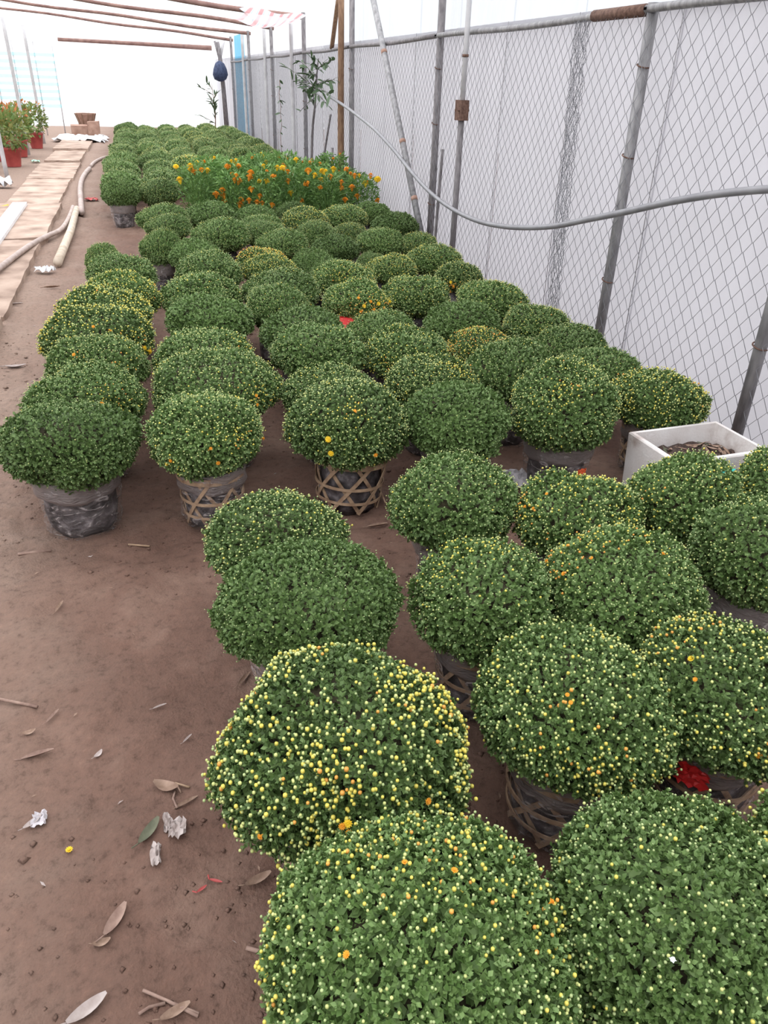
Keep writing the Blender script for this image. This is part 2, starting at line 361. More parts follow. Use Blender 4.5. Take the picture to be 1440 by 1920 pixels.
# ------------------------------------------------------------------ roof and far end
def roof_z(x): return 2.40 + .082 * (2.72 - x)
roof_e = tag(empty('ceiling', (0, 0, 0)), 'translucent film roof, made denser near the front to dim it, clearer toward the far end', kind='structure')
xs = np.linspace(2.86, -9, 9)
for ya, yb2, mt in ((-4, 8.6, 'roof'), (8.6, 29.3, 'roofclear')):
    mb = MB(); yy = np.linspace(ya, yb2, 12)
    for i, x in enumerate(xs):
        for j, y in enumerate(yy): mb.v.append((x, y, (roof_z(x) if x > -3.2 else roof_z(-3.2) - .08 * (-3.2 - x)) + .075 + .02 * math.sin(y * 1.3 + i)))
    mb.f = [(i * 12 + j, i * 12 + j + 1, (i + 1) * 12 + j + 1, (i + 1) * 12 + j) for i in range(8) for j in range(11)]
    mb.build('roof_film', M[mt], roof_e, True)
mb = MB()
for i, x in enumerate(np.linspace(-6.5, 2.82, 40)):
    for z in (-.03, 1.2, roof_z(x) + .05): mb.v.append((x, 29.3 + .02 * math.sin(i * 1.9), z))
mb.f = [(i * 3 + k, (i + 1) * 3 + k, (i + 1) * 3 + k + 1, i * 3 + k + 1) for i in range(39) for k in range(2)]
tag(mb.build('wall_back', M['endfilm'], None, True), 'bright translucent film closing the far end', kind='structure')
for nm_, x0, y0, x1, y1 in (('added_wall_left', -8.6, -4, -8.6, 29), ('added_wall_front', -8.6, -4, 2.85, -4)):  # unseen walls added to cut horizon light from the side and behind
    mb = MB()
    for i in range(31):
        u_ = i / 30; x, y = x0 + (x1 - x0) * u_, y0 + (y1 - y0) * u_
        for z in (-.05, 1.2, (roof_z(x) if x > -3.2 else roof_z(-3.2) - .08 * (-3.2 - x)) + .07): mb.v.append((x + (.02 * math.sin(i * 2.3) if x0 == x1 else 0), y + (.02 * math.sin(i * 2.3) if y0 == y1 else 0), z))
    mb.f = [(i * 3 + k, (i + 1) * 3 + k, (i + 1) * 3 + k + 1, i * 3 + k + 1) for i in range(30) for k in range(2)]
    tag(mb.build(nm_, M['wall'], None, True), 'unseen white plastic sheet wall added to cut side light', kind='structure')
# pale net screen with cyan bands hung at the far end
scr = tag(empty('net_screen', (-2.5, 25.0, 0)), 'pale cyan banded net screen at the bright far end', 'screen')
for k in range(8):
    z = .72 + k * .17
    MB().box((-.05, 0, z), (1.5, .012, .075), 0, .006).build('net_band', M['net'], scr)
for x in (-.78, -.3, .22, .68): MB().tube([(x, .02, 0), (x + .01, .02, 2.2)], .016, 6).build('screen_post', M['pale_pole'], scr, True)

# roof poles
labs = ['reddish roof pole closest to the striped sheet', 'reddish roof pole second from the striped sheet', 'thin roof pole above the blue sheet', 'thin roof pole between blue sheet and bare end beam']
for (a, y), lab in zip((((330, 2), 14.1), ((150, 0), 17.2), ((75, 5), 20.5), ((75, 22), 24.0)), labs):
    r = .040 if y < 16 else .036
    pts = [(x, y + .01 * math.sin(x * 3), roof_z(x) + .015 * math.sin(x * 2.1 + y)) for x in np.linspace(2.78, -3.1, 14)]
    thing('roof_pole', MB().tube(pts, np.linspace(r, r * .7, 14), 9), M['beam'], lab, 'pole', True)
thing('end_beam', MB().tube([(-1.9, 28.9, 2.37), (.4, 28.9, 2.34), (2.66, 28.9, 2.30)], [.05, .055, .07], 8), M['beam'], 'lone horizontal beam across the far end of the greenhouse', 'beam', True)

# ------------------------------------------------------------------ chain-link fence
FX = 2.72
fence = tag(empty('chain_link_fence', (FX, 0, 0)), 'long grey chain-link fence with pipe posts against the white wall', 'fence')
bays = [1.3, 2.9, 4.28, 7.6, 10.85, 13.95, 17.2, 20.5, 24.0]
S2, HZ = .049, .0535
for y0, y1 in zip(bays[:-1], bays[1:]):
    nw = int((y1 - y0) / S2); nz = 36
    i = np.arange(nw)[:, None]; j = np.arange(nz + 1)[None, :]
    sg = np.where((i + j) % 2 == 0, -1, 1)
    Y = y0 + (i + .5) * S2 + sg * S2 * .5 + 0 * j + .006 * noise2(i * .31 + y0, j * .22, 5)
    Z = .02 + j * HZ + 0 * i
    X = -.028 + sg * .0025 + .02 * noise2(Y * 1.1, Z * 1.7, 8)
    if y0 == 4.28:                                              # bunched-up lap of two widths of mesh
        e = np.arange(16)[:, None]; ye = 4.98 - .12 * (1 - j * HZ / 1.95) + (e - 8) * .011
        Y = np.vstack([Y, ye + np.where((e * 3 + j) % 2 == 0, -1, 1) * S2 * RNG.uniform(.2, .6, (16, 1)) + RNG.normal(0, .006, (16, nz + 1))])
        Z = np.vstack([Z, np.repeat(.02 + j * HZ, 16, 0) + RNG.normal(0, .008, (16, nz + 1))]); X = np.vstack([X, np.full((16, nz + 1), -.034) + RNG.normal(0, .004, (16, nz + 1))])
        nw += 16
    R = .0019 if y0 < 9 else .0022
    off = np.array([[-R, 0, 0], [R * .5, R * .9, 0], [R * .5, -R * .9, 0]])
    P = np.stack([X, Y, Z], -1)[:, :, None, :] + off[None, None]
    base = (np.arange(nw)[:, None] * (nz + 1) + np.arange(nz)[None, :]).ravel() * 3
    F = np.concatenate([np.stack([base + a, base + (a + 1) % 3, base + 3 + (a + 1) % 3, base + 3 + a], 1) for a in range(3)])
    o = link(bpy.data.objects.new('wire_mesh', mesh_np('wire_mesh', P.reshape(-1, 3), [F], M['wire'])), fence)
    tag(o, 'diamond wire mesh', kind='stuff')
for y in bays[1:]:
    r = .031 if y < 5 else .034
    hi = 1.99 if y < 5 else 2.46
    mb = MB(); mb.tube([(0, y, -.03), (0.004, y, 1.0), (0, y, hi)], r, 12)
    o = mb.build('post', M['galv'] if y < 5 else M['galvdark'], fence, True)
    for z in (.55, 1.25, 1.7):
        MB().tube([(-.037 * math.cos(t), y + .037 * math.sin(t), z + .01 * math.sin(t)) for t in np.linspace(-1.9, 1.9, 9)], .004, 5).build('wire_tie', M['rust'], o, True)
for k, (y0, y1) in enumerate(zip(bays[:-1], bays[1:])):
    pts = [(-.02, y, 1.965 - .004 * (y - 2) + .008 * math.sin(y * 1.9)) for y in np.linspace(y0, y1 + .05, 8)]
    MB().tube(pts, .021, 9).build('top_rail', M['galv'] if y0 < 7 else M['galvdark'], fence, True)
MB().tube([(-.02, 4.31, 1.958), (-.02, 4.86, 1.958)], .031, 10).build('rail_sleeve', M['rust'], fence, True)

# ------------------------------------------------------------------ chrysanthemum domes
ZB = .22
PALETTE = np.array([(.36, .44, .19), (.52, .56, .20), (.66, .56, .10), (.72, .33, .06)])
LEAF7 = np.array([(0, 0, 0), (.34, .40, .09), (.52, .24, .02), (.72, .30, .05), (1, 0, -.06), (.72, -.30, .05), (.52, -.24, .02), (.34, -.40, .09), (.5, 0, -.05)], float)
LEAF7F = np.array([(8, 0, 1), (8, 1, 2), (8, 2, 3), (8, 3, 4), (8, 4, 5), (8, 5, 6), (8, 6, 7), (8, 7, 0)])
LEAF4 = np.array([(0, 0, 0), (.5, .36, .07), (1, 0, -.04), (.5, -.36, .07), (.5, 0, -.05)], float)
LEAF4F = np.array([(4, 0, 1), (4, 1, 2), (4, 2, 3), (4, 3, 0)])
LEAF2 = np.array([(0, 0, 0), (.5, .34, .06), (1, 0, -.03), (.5, -.34, .06)], float)
LEAF2F = np.array([(0, 2, 1), (0, 3, 2)])
_t = np.arange(6) * np.pi / 3
SPH = np.concatenate([[[0, 0, 1]], np.stack([.80 * np.cos(_t), .80 * np.sin(_t), 0 * _t + .60], 1), np.stack([.90 * np.cos(_t + .5), .90 * np.sin(_t + .5), 0 * _t - .40], 1), [[0, 0, -.9]]])
SPHF = np.array([(0, 1 + k, 1 + (k + 1) % 6) for k in range(6)] + [(1 + k, 7 + k, 1 + (k + 1) % 6) for k in range(6)] + [(7 + k, 7 + (k + 1) % 6, 1 + (k + 1) % 6) for k in range(6)] + [(13, 7 + (k + 1) % 6, 7 + k) for k in range(6)])
def unit(v): return v / (np.linalg.norm(v, axis=-1, keepdims=True) + 1e-9)
def frames(d, n):
    """orthonormal (along, side, normal) from leaf direction d and rough face normal n"""
    d = unit(d); n = unit(n - (n * d).sum(-1, keepdims=True) * d); return d, np.cross(n, d), n
def place(T, F, base, d, s, n, L, W):
    V = base[:, None] + T[None, :, 0:1] * d[:, None] * L[:, None, None] + T[None, :, 1:2] * s[:, None] * W[:, None, None] + T[None, :, 2:3] * n[:, None] * L[:, None, None]
    F2 = F[None] + len(T) * np.arange(len(base))[:, None, None]
    return V.reshape(-1, 3), F2.reshape(-1, 3)
BUDS = {'d': (.30, (.92, .08, 0, 0), .0025), 'g': (.75, (.70, .28, .02, 0), .0030), 'p': (.85, (.55, .41, .04, .0), .0034),
        'm': (.78, (.38, .50, .12, .002), .0035), 'y': (.85, (.18, .52, .29, .010), .0040), 'o': (.90, (.10, .22, .45, .23), .0042)}
def dome(seed, a, c, zc, ntip, k, L, lod, cls, patches=()):
    """leafy flattened dome: returns leaf mesh data, bud mesh data"""
    rg = np.random.default_rng(seed)
    n = int(ntip * 1.2); i = np.arange(n) + .5
    z = 1 - 2 * i / n; ph = i * 2.399963 + rg.uniform(0, 6)
    D = np.stack([np.sqrt(1 - z * z) * np.cos(ph), np.sqrt(1 - z * z) * np.sin(ph), z], 1)
    D = unit(D + rg.normal(0, .030, D.shape)); D = D[D[:, 2] > -.74]
    B = unit(rg.normal(0, 1, (30, 3)) + [0, 0, .45]); A = rg.uniform(-.12, .10, 30)
    W1, W2 = rg.normal(0, 1, (3, 3)) * 2.2, rg.normal(0, 1, (5, 3)) * 9; P1, P2 = rg.uniform(0, 6, 3), rg.uniform(0, 6, 5)
    def rad(D):
        q = 1 - (D @ B.T); r = 1.0 + (A * np.exp(-q / .045)).sum(1) + .028 * np.cos(D @ W1.T + P1).sum(1) + .009 * np.cos(D @ W2.T + P2).sum(1)
        h = np.sqrt(D[:, 0] ** 2 + D[:, 1] ** 2); r = np.clip(r, .83, 1.09) * (h ** 2.2 + np.abs(D[:, 2]) ** 2.2) ** (-1 / 2.2)
        return r
    r = rad(D); nrm = unit(D / [a, a, c] / [1, 1, 1])
    sc = np.array([a, a, c])
    P = D * r[:, None] * sc
    low = np.clip((-D[:, 2] - .25) / .5, 0, 1)                     # sides tuck in towards the basket
    P[:, :2] *= (1 - .30 * low ** 1.2)[:, None]
    P += nrm * (rg.uniform(-.012, .004, (len(P), 1)) + .008 * (rg.uniform(0, 1, (len(P), 1)) > .9))
    P[:, 2] += zc
    # leaves: a small upright rosette at every shoot tip, larger leaves below it
    m = len(P); bp = np.repeat(P, k, 0); nn = np.repeat(nrm, k, 0)
    tan = unit(np.cross(nn, rg.normal(0, 1, nn.shape)))
    d = nn * rg.uniform(.25, 1.0, (m * k, 1)) + tan * rg.uniform(.45, .95, (m * k, 1)) + np.array([0, 0, .18])
    bp = bp - nn * (L * .55 + rg.uniform(0, 1, (m * k, 1)) ** 1.5 * L * .8)
    fn = nn - tan * .35 + rg.normal(0, .40, nn.shape) + np.array([0, 0, .2])
    d, s, fn = frames(d, fn)
    ll = L * rg.uniform(.7, 1.2, m * k); T, F = ((LEAF4, LEAF4F), (LEAF4, LEAF4F), (LEAF2, LEAF2F))[lod]
    LV, LF = place(T, F, bp, d, s, fn, ll, ll * rg.uniform(.75, 1.05, m * k))
    q2 = 2 if lod < 2 else 1                                       # lower leaves between the tips
    b2 = np.repeat(P, q2, 0); n2_ = np.repeat(nrm, q2, 0); t2 = unit(np.cross(n2_, rg.normal(0, 1, n2_.shape)))
    L2 = max(L * 1.35, .020) * rg.uniform(.8, 1.25, len(b2)); b2 = b2 - n2_ * (rg.uniform(.013, .042, (len(b2), 1)) + L * .4) - t2 * L2[:, None] * .4
    d2, s2, f2 = frames(t2 + n2_ * rg.uniform(-.1, .6, (len(b2), 1)), n2_ + rg.normal(0, .35, n2_.shape))
    V2, F2_ = place(LEAF2, LEAF2F, b2, d2, s2, f2, L2, L2 * .95)
    LF = np.vstack([LF, F2_ + len(LV)]); LV = np.vstack([LV, V2])
    # woody twig mass inside
    nu, nv = (28, 12) if lod < 2 else (16, 7)
    uu, vv = np.meshgrid(np.arange(nu) * 2 * np.pi / nu, np.linspace(-.8, 1, nv) )
    rr_ = np.sqrt(np.maximum(0, 1 - vv ** 2)); CD = np.stack([rr_ * np.cos(uu), rr_ * np.sin(uu), vv], -1).reshape(-1, 3)
    CV = CD * (rad(CD) - .26)[:, None] * sc + [0, 0, zc]
    CF = np.array([(j * nu + q, j * nu + (q + 1) % nu, (j + 1) * nu + (q + 1) % nu, (j + 1) * nu + q) for j in range(nv - 1) for q in range(nu)])
    V = np.vstack([LV, CV]); Fs = [LF, CF + len(LV)]; mi = np.r_[np.zeros(len(LF)), np.ones(len(CF))]
    # buds
    dens, wts, br = BUDS[cls]
    nz = sum(np.cos(D @ w * 5.5 + o_) for w, o_ in zip(rg.normal(0, 1, (4, 3)), rg.uniform(0, 6, 4))) / 2
    pr = dens * 2500 * (a / .25) ** 2 / m * np.clip(1 + .6 * nz, .2, 2.0)
    wt = np.repeat(np.array(wts)[None], m, 0)
    for pd, wd, st, orr in patches:
        g = np.exp(-(1 - D @ (unit(np.array(pd, float)))) / wd)
        pr = pr + st * g * min(1, 2500 * (a / .25) ** 2 / m); wt = wt + g[:, None] * np.array([0, .3, 1.6 * (1 - orr) + .3, 1.6 * orr])
    wt = wt / wt.sum(1, keepdims=True)
    pick = rg.uniform(0, 1, m) < pr
    up = np.clip(.55 + D[:, 2] + .3, .15, 1); pick &= rg.uniform(0, 1, m) < up
    bi = np.nonzero(pick)[0]
    kind = (rg.uniform(0, 1, len(bi))[:, None] > np.cumsum(wt[bi], 1)).sum(1).clip(0, 3)
    colr = PALETTE[kind] * rg.uniform(.82, 1.12, (len(bi), 1))
    brr = br * rg.uniform(.75, 1.2, len(bi)) * np.array([.82, .95, 1.12, 1.2])[kind] * (1, 1.12, 1.45)[lod]
    bc = P[bi] + nrm[bi] * (L * rg.uniform(.15, .55, (len(bi), 1))) + [0, 0, .002]
    if lod == 0: SV, SF = SPH, SPHF
    else: SV, SF = oc, of
    BV = (bc[:, None] + SV[None] * brr[:, None, None]).reshape(-1, 3)
    BF = (SF[None] + len(SV) * np.arange(len(bi))[:, None, None]).reshape(-1, 3)
    BC = np.concatenate([np.repeat(colr, len(SV), 0), np.ones((len(BV), 1))], 1)
    return V, Fs, mi, BV, BF, BC
def dome_meshes(*a, **kw):
    cls = a[7]
    V, Fs, mi, BV, BF, BC = dome(*a, **kw)
    return mesh_np('foliage', V, Fs, [M['leaf_dark'] if cls == 'd' else M['leaf'], M['twigs']], False, None, mi), mesh_np('buds', BV, [BF], M['bud'], True, BC)

def flower_mesh(name, mat, r, n=11, rings=2):
    mb = MB()
    for q in range(rings):
        rr, h, el = r * (1 - .38 * q), .16 * r + .28 * r * q, .25 + .45 * q
        for k in range(n - 2 * q):
            t = 2 * math.pi * (k + .5 * q) / (n - 2 * q); w = 2.3 * r / n * (1 - .2 * q)
            ca, sa = math.cos(t), math.sin(t); tz = h + rr * math.sin(el) * .6; tr = rr * math.cos(el * .6)
            mb.add([(.1 * r * ca, .1 * r * sa, h), (.65 * tr * ca - w * sa, .65 * tr * sa + w * ca, h + .6 * (tz - h)), (tr * ca, tr * sa, tz), (.65 * tr * ca + w * sa, .65 * tr * sa - w * ca, h + .6 * (tz - h))], [(0, 3, 2, 1)])
    mb.lathe([(.28 * r, .1 * r), (.36 * r, .4 * r), (.2 * r, .62 * r)], 8)
    mb.lathe([(.06 * r, -.9 * r), (.30 * r, -.1 * r), (.34 * r, .12 * r)], 6)
    return mb.mesh(name, mat)
FL_Y = flower_mesh('flower', M['yellow'], .012); FL_O = flower_mesh('flower', M['orange'], .010)

# baskets ------------------------------------------------------------
def smooth_lathe(prof, n, wob, name, mat, seed):
    rg = np.random.default_rng(seed); mb = MB(); ph = rg.uniform(0, 6.28, 8)
    for j, (r, z) in enumerate(prof):
        for k in range(n):
            t = 2 * math.pi * k / n
            w = 1 + wob * (.45 * math.sin(2 * t + ph[0] + j * .5) + .4 * math.sin(5 * t + ph[1] - j * .8) + .3 * math.sin(9 * t + ph[2] + j * 1.7) + .25 * math.sin(14 * t + ph[3] - j * 2.3))
            mb.v.append((r * w * math.cos(t), r * w * math.sin(t), z + wob * .06 * math.sin(4 * t + ph[4])))
    mb.f = [(j * n + k, j * n + (k + 1) % n, (j + 1) * n + (k + 1) % n, (j + 1) * n + k) for j in range(len(prof) - 1) for k in range(n)]
    mb.f.append(tuple(range(n))[::-1]); return mb.mesh(name, mat, True)
RB, RT, HB = .112, .134, .235
BAG = [smooth_lathe([(RB * .9, -.012), (RB + .004, .02), (RB + .012, .07), (RT - .012, .13), (RT - .008, HB - .02), (RT - .03, HB), (.03, HB - .01)], 40, .05, 'grow_bag', M['bag'], s) for s in range(4)]
WRAP = [smooth_lathe([(RB + .012, -.008), (RB + .026, .03), (RB + .022, .08), (RT + .006, .13), (RT + .010, .17), (RT + .024, HB + .02)], 56, .07, 'plastic_wrap', M['wrap'], 10 + s) for s in range(4)]
BAND = [smooth_lathe([(RT + .004, .155), (RT + .014, .175), (RT + .012, .205), (RT + .022, HB - .01), (RT + .018, HB + .012), (RT - .01, HB)], 48, .06, 'wrap_fold', M['fold'], 30 + s) for s in range(2)]
def strip(p, w=.015):
    """flat bamboo strip along points p on the basket side"""
    mb = MB(); p = np.array(p); t = np.gradient(p, axis=0); t = unit(t)
    nr = unit(p * [1, 1, 0]); sd = np.cross(nr, t); V = []
    for q in range(len(p)): V += [p[q] + sd[q] * w / 2 - nr[q] * .001, p[q] + sd[q] * w / 2 + nr[q] * .0028, p[q] - sd[q] * w / 2 + nr[q] * .0028, p[q] - sd[q] * w / 2 - nr[q] * .001]
    F = [(4 * q + e, 4 * q + (e + 1) % 4, 4 * q + 4 + (e + 1) % 4, 4 * q + 4 + e) for q in range(len(p) - 1) for e in range(4)]
    return mb.add(V, F).mesh('bamboo_strip', M['bamboo'])
def side(t, z, o=.006):
    r = RB + (RT - RB) * z / HB + .006 + o; return (r * math.cos(t), r * math.sin(t), z)
STR_D = [strip([side(s * 1.25 * q / 8, .002 + (HB - .004) * q / 8, .004 * (1 + s)) for q in range(9)]) for s in (1, -1)]
STR_H = [strip([side(2 * math.pi * q / 40, z, .010) for q in range(41)], w) for z, w in ((.05, .011), (.115, .012), (HB - .018, .030))]
FARBAG = smooth_lathe([(RB * .95, -.012), (RB + .01, .05), (RT - .006, .15), (RT - .02, HB), (.03, HB - .01)], 16, .04, 'grow_bag', M['bagfar'], 3)
def ob(name, me, parent, **kw):
    o = link(bpy.data.objects.new(name, me), parent)
    for k, v in kw.items(): o[k] = v
    return o
def basket(root, style, seed, s=1.0):
    rg = random.Random(seed)
    if style == 'far': b = ob('basket', FARBAG, root); b.scale = (s, s, 1); return b
    b = ob('basket', BAG[seed % 4], root); b.scale = (s, s, 1); b.rotation_euler[2] = rg.uniform(0, 6.28)
    if style in ('wrap', 'both'): ob('plastic_wrap', WRAP[seed % 4], b)['label'] = 'crinkled clear plastic wrap'; ob('wrap_fold', BAND[seed % 2], b)['label'] = 'folded pale plastic edge'
    if style in ('weave', 'both'):
        n = 7
        for k in range(n):
            for q in (0, 1):
                o = ob('bamboo_strip', STR_D[q], b); o.rotation_euler[2] = 2 * math.pi * (k + .08 * q) / n
        for h in STR_H: ob('bamboo_strip', h, b)
    return b
def hit(pl, px, py):
    """point of a dome's ellipsoid under a pixel, in the plant's own frame, and its unit direction"""
    X, Y, a, c, zc = pl; o = np.array([0, 0, CAM_H]) - [X, Y, zc]; d = ray(px, py); s = np.array([a, a, c])
    o_, d_ = o / s, d / s; A = d_ @ d_; B = o_ @ d_; Cc = o_ @ o_ - 1; q = B * B - A * Cc
    t = (-B - math.sqrt(q)) / A if q > 0 else -B / A
    p = o_ + t * d_; return p * s + [0, 0, zc], unit(p)

# name, x, y (m), half width, half height, bud class
TABLE = '''
A1 -0.371 2.925 0.254 0.169 d
A2 -0.333 3.372 0.250 0.159 g
A3 -0.295 3.882 0.240 0.148 p
A4 -0.309 4.259 0.281 0.175 y
A5 -0.286 4.792 0.265 0.165 y
A6 -0.195 5.160 0.225 0.161 y
A7 -0.198 5.844 0.246 0.152 g
A8 -0.337 6.493 0.144 0.131 g
B1 0.140 2.855 0.214 0.188 p
B2 0.231 3.366 0.284 0.176 p
B3 0.212 3.865 0.243 0.150 p
B4 0.304 4.548 0.250 0.156 d
B5 0.296 5.136 0.246 0.153 p
B6 0.411 5.823 0.250 0.155 g
B7 0.359 6.524 0.214 0.142 d
B8 0.107 6.716 0.172 0.160 g
C1 0.704 2.833 0.245 0.186 p
C2 0.731 3.276 0.215 0.133 p
C3 0.794 3.837 0.251 0.155 g
C4 0.790 4.273 0.229 0.142 d
C5 0.719 4.779 0.203 0.148 g
C6 0.823 5.174 0.246 0.152 g
C7 0.864 5.919 0.195 0.121 y
C8 0.849 6.180 0.203 0.126 o
D1 1.169 2.798 0.230 0.168 d
D2 1.224 3.290 0.226 0.140 m
D3 1.249 3.748 0.223 0.148 m
D4 1.247 4.216 0.200 0.124 g
D5 1.264 4.847 0.227 0.141 m
D6 1.325 5.466 0.224 0.139 m
D7 1.325 5.793 0.179 0.110 d
D8 1.213 6.021 0.191 0.139 d
D9 1.533 6.677 0.205 0.127 d
D10 1.744 6.228 0.131 0.085 g
E1 1.662 2.793 0.241 0.200 m
E2 1.657 3.337 0.223 0.163 g
E3 1.705 3.856 0.174 0.108 o
E4 1.749 4.226 0.229 0.142 d
E5 1.686 4.935 0.238 0.143 m
E6 1.793 5.845 0.190 0.119 y
E7 2.221 6.075 0.217 0.134 m
E8 1.977 6.817 0.227 0.140 g
G1 2.181 2.856 0.214 0.149 y
G2 2.150 3.328 0.207 0.125 g
G3 2.194 3.718 0.207 0.128 g
G4 2.201 4.161 0.214 0.129 m
G5 2.148 4.726 0.243 0.150 m
G6 2.225 5.515 0.181 0.112 m
G7 2.305 6.730 0.194 0.120 m
G8 2.356 7.637 0.235 0.146 d
G9 2.374 8.517 0.211 0.131 d
H1 1.975 8.190 0.232 0.144 m
H2 1.547 8.046 0.223 0.138 y
H3 1.561 8.829 0.178 0.111 d
H4 1.527 7.379 0.205 0.127 g
H5 1.863 7.465 0.168 0.104 m
H6 1.121 6.886 0.215 0.133 g
H7 1.062 7.785 0.208 0.129 g
H8 1.051 7.370 0.209 0.130 g
H9 1.093 8.377 0.206 0.128 d
H10 0.636 7.249 0.246 0.158 g
H11 0.647 8.386 0.252 0.156 d
H12 0.178 8.237 0.240 0.152 g
H13 0.212 7.872 0.207 0.128 g
H14 -0.228 10.031 0.217 0.175 d
H15 0.199 10.120 0.231 0.165 g
F1 0.903 2.123 0.211 0.164 g
F2 1.264 1.953 0.212 0.152 m
F3 1.683 1.957 0.193 0.173 m
F4 2.148 2.010 0.168 0.147 m
F5 1.688 1.582 0.201 0.187 g
F6 0.785 1.583 0.204 0.161 g
F7 1.168 1.525 0.234 0.172 g
F8 0.282 2.084 0.226 0.140 p
F9 0.303 1.688 0.250 0.155 d
F10 0.285 1.141 0.267 0.172 y
F11 0.828 1.137 0.229 0.160 m
F12 1.212 1.102 0.222 0.156 m
F13 1.127 0.688 0.135 0.125 y
F14 0.294 0.665 0.255 0.191 g
F15 0.748 0.590 0.246 0.178 g
'''
LOOK = {'d': 'dark green nearly budless', 'g': 'green sparsely budded', 'p': 'pale-budded green', 'm': 'yellow-green budded', 'y': 'yellow-budded', 'o': 'orange-and-yellow budded'}
ORD = ['first', 'second', 'third', 'fourth', 'fifth', 'sixth', 'seventh', 'eighth', 'ninth', 'tenth', 'eleventh', 'twelfth', 'thirteenth', 'fourteenth', 'fifteenth', 'sixteenth', 'seventeenth', 'eighteenth', 'nineteenth', 'twentieth', 'twenty-first', 'twenty-second', 'twenty-third', 'twenty-fourth']
OWN = {
 'A1': 'dark green budless chrysanthemum in a clear plastic-wrapped basket on bare soil',
 'B1': 'rounded chrysanthemum with scattered orange buds in a bamboo basket with torn plastic',
 'C1': 'pale-budded chrysanthemum with two open yellow flowers in a bamboo-lattice basket',
 'E1': 'tall yellow-green budded chrysanthemum in a wrapped basket with an orange tag',
 'G1': 'bright yellow-budded chrysanthemum behind the white foam box, against the fence',
 'A4': 'yellow-budded chrysanthemum with a bright open flower, in the path-side row',
 'C8': 'flat-topped chrysanthemum entirely orange with buds, in the middle of the block',
 'E3': 'small chrysanthemum covered in orange buds, second row from the fence',
 'D5': 'chrysanthemum with a golden-orange patch on one side, behind the red tray',
 'H14': 'dark green chrysanthemum with exposed grey basket at the path edge beside the marigolds',
 'H15': 'green chrysanthemum between the marigold patch and the exposed grey basket',
 'F1': 'plain green tall chrysanthemum facing the bamboo-lattice basket across bare soil',
 'F2': 'chrysanthemum with an orange bud patch in front of the orange-tagged basket',
 'F3': 'green budded chrysanthemum directly in front of the white foam box',
 'F4': 'budded chrysanthemum beside the teal scrap at the foam box corner',
 'F5': 'large evenly green chrysanthemum with tiny buds, fence side of the two-toned one',
 'F6': 'green chrysanthemum in a basket with its pale plastic rim showing over soil',
 'F7': 'wide two-toned grey-green chrysanthemum with orange buds along its back edge',
 'F8': 'low pale-budded chrysanthemum behind the large bright green budless one',
 'F9': 'large bright green chrysanthemum without buds at the edge of bare soil',
 'F10': 'big chrysanthemum densely dotted with yellow buds at the edge of bare soil',
 'F11': 'yellow-budded chrysanthemum above a dark straw-covered basket',
 'F12': 'yellow and orange budded chrysanthemum with a red tag on its basket',
 'F13': 'small yellow-budded chrysanthemum between the red-tagged basket and a large dull green one',
 'F14': 'huge green chrysanthemum with a band of yellow and orange buds along its back',
 'F15': 'large dull green chrysanthemum with small sparse buds, beside the yellow-banded one',
}
STYLE = {'A1': 'wrap', 'B1': 'both', 'C1': 'weave', 'E1': 'wrap', 'F1': 'wrap', 'F6': 'both', 'F9': 'both', 'F11': 'both', 'F12': 'both', 'F5': 'wrap', 'F7': 'both', 'H14': 'wrap', 'D1': 'wrap', 'B8': 'wrap', 'G1': 'both', 'F2': 'wrap', 'F8': 'wrap', 'F10': 'both', 'F14': 'both', 'F15': 'both', 'F3': 'wrap'}
# bud patches read off the photograph: pixel, angular width, extra density, share of orange
PATCH = {'F14': [(700, 1570, .05, .8, .16), (860, 1600, .05, .8, .2), (1040, 1720, .03, .5, .1), (520, 1800, .02, .3, .1)], 'F7': [(1040, 1060, .03, .7, .6), (1110, 1020, .03, .6, .3), (1200, 1005, .03, .4, .1)],
 'F2': [(985, 950, .03, .6, .45), (1080, 900, .06, .3, 0), (1175, 960, .02, .4, 0)], 'F10': [(820, 1310, .06, .5, .1), (640, 1500, .03, .2, .2)], 'F12': [(1280, 1195, .05, .4, .4), (1420, 1420, .02, .5, .5)],
 'F11': [(1090, 1450, .05, .3, .15), (1050, 1310, .005, .5, .9)], 'A4': [(240, 640, .05, .5, .35), (100, 610, .03, .4, .2)], 'A2': [(235, 770, .04, .6, .1), (190, 735, .02, .3, .2)], 'A3': [(140, 675, .01, .7, .5), (230, 695, .03, .4, .3)],
 'D5': [(690, 572, .05, 2.2, .7), (725, 565, .03, 1.5, .3)], 'G6': [(850, 538, .04, 2.0, .75)], 'D6': [(640, 520, .04, .6, .4)], 'B2': [(490, 745, .04, .5, .15)], 'B1': [(450, 830, .05, .3, .15)], 'B3': [(450, 655, .05, .3, .1)],
 'E1': [(1060, 740, .03, .4, .25)], 'D2': [(860, 690, .05, .4, .05)], 'D3': [(720, 690, .05, .4, .15)], 'F4': [(1400, 900, .05, .4, .05)], 'F3': [(1230, 930, .02, .3, .2)], 'C1': [(665, 770, .02, .4, .3)], 'F6': [(880, 1040, .1, .25, 0)]}
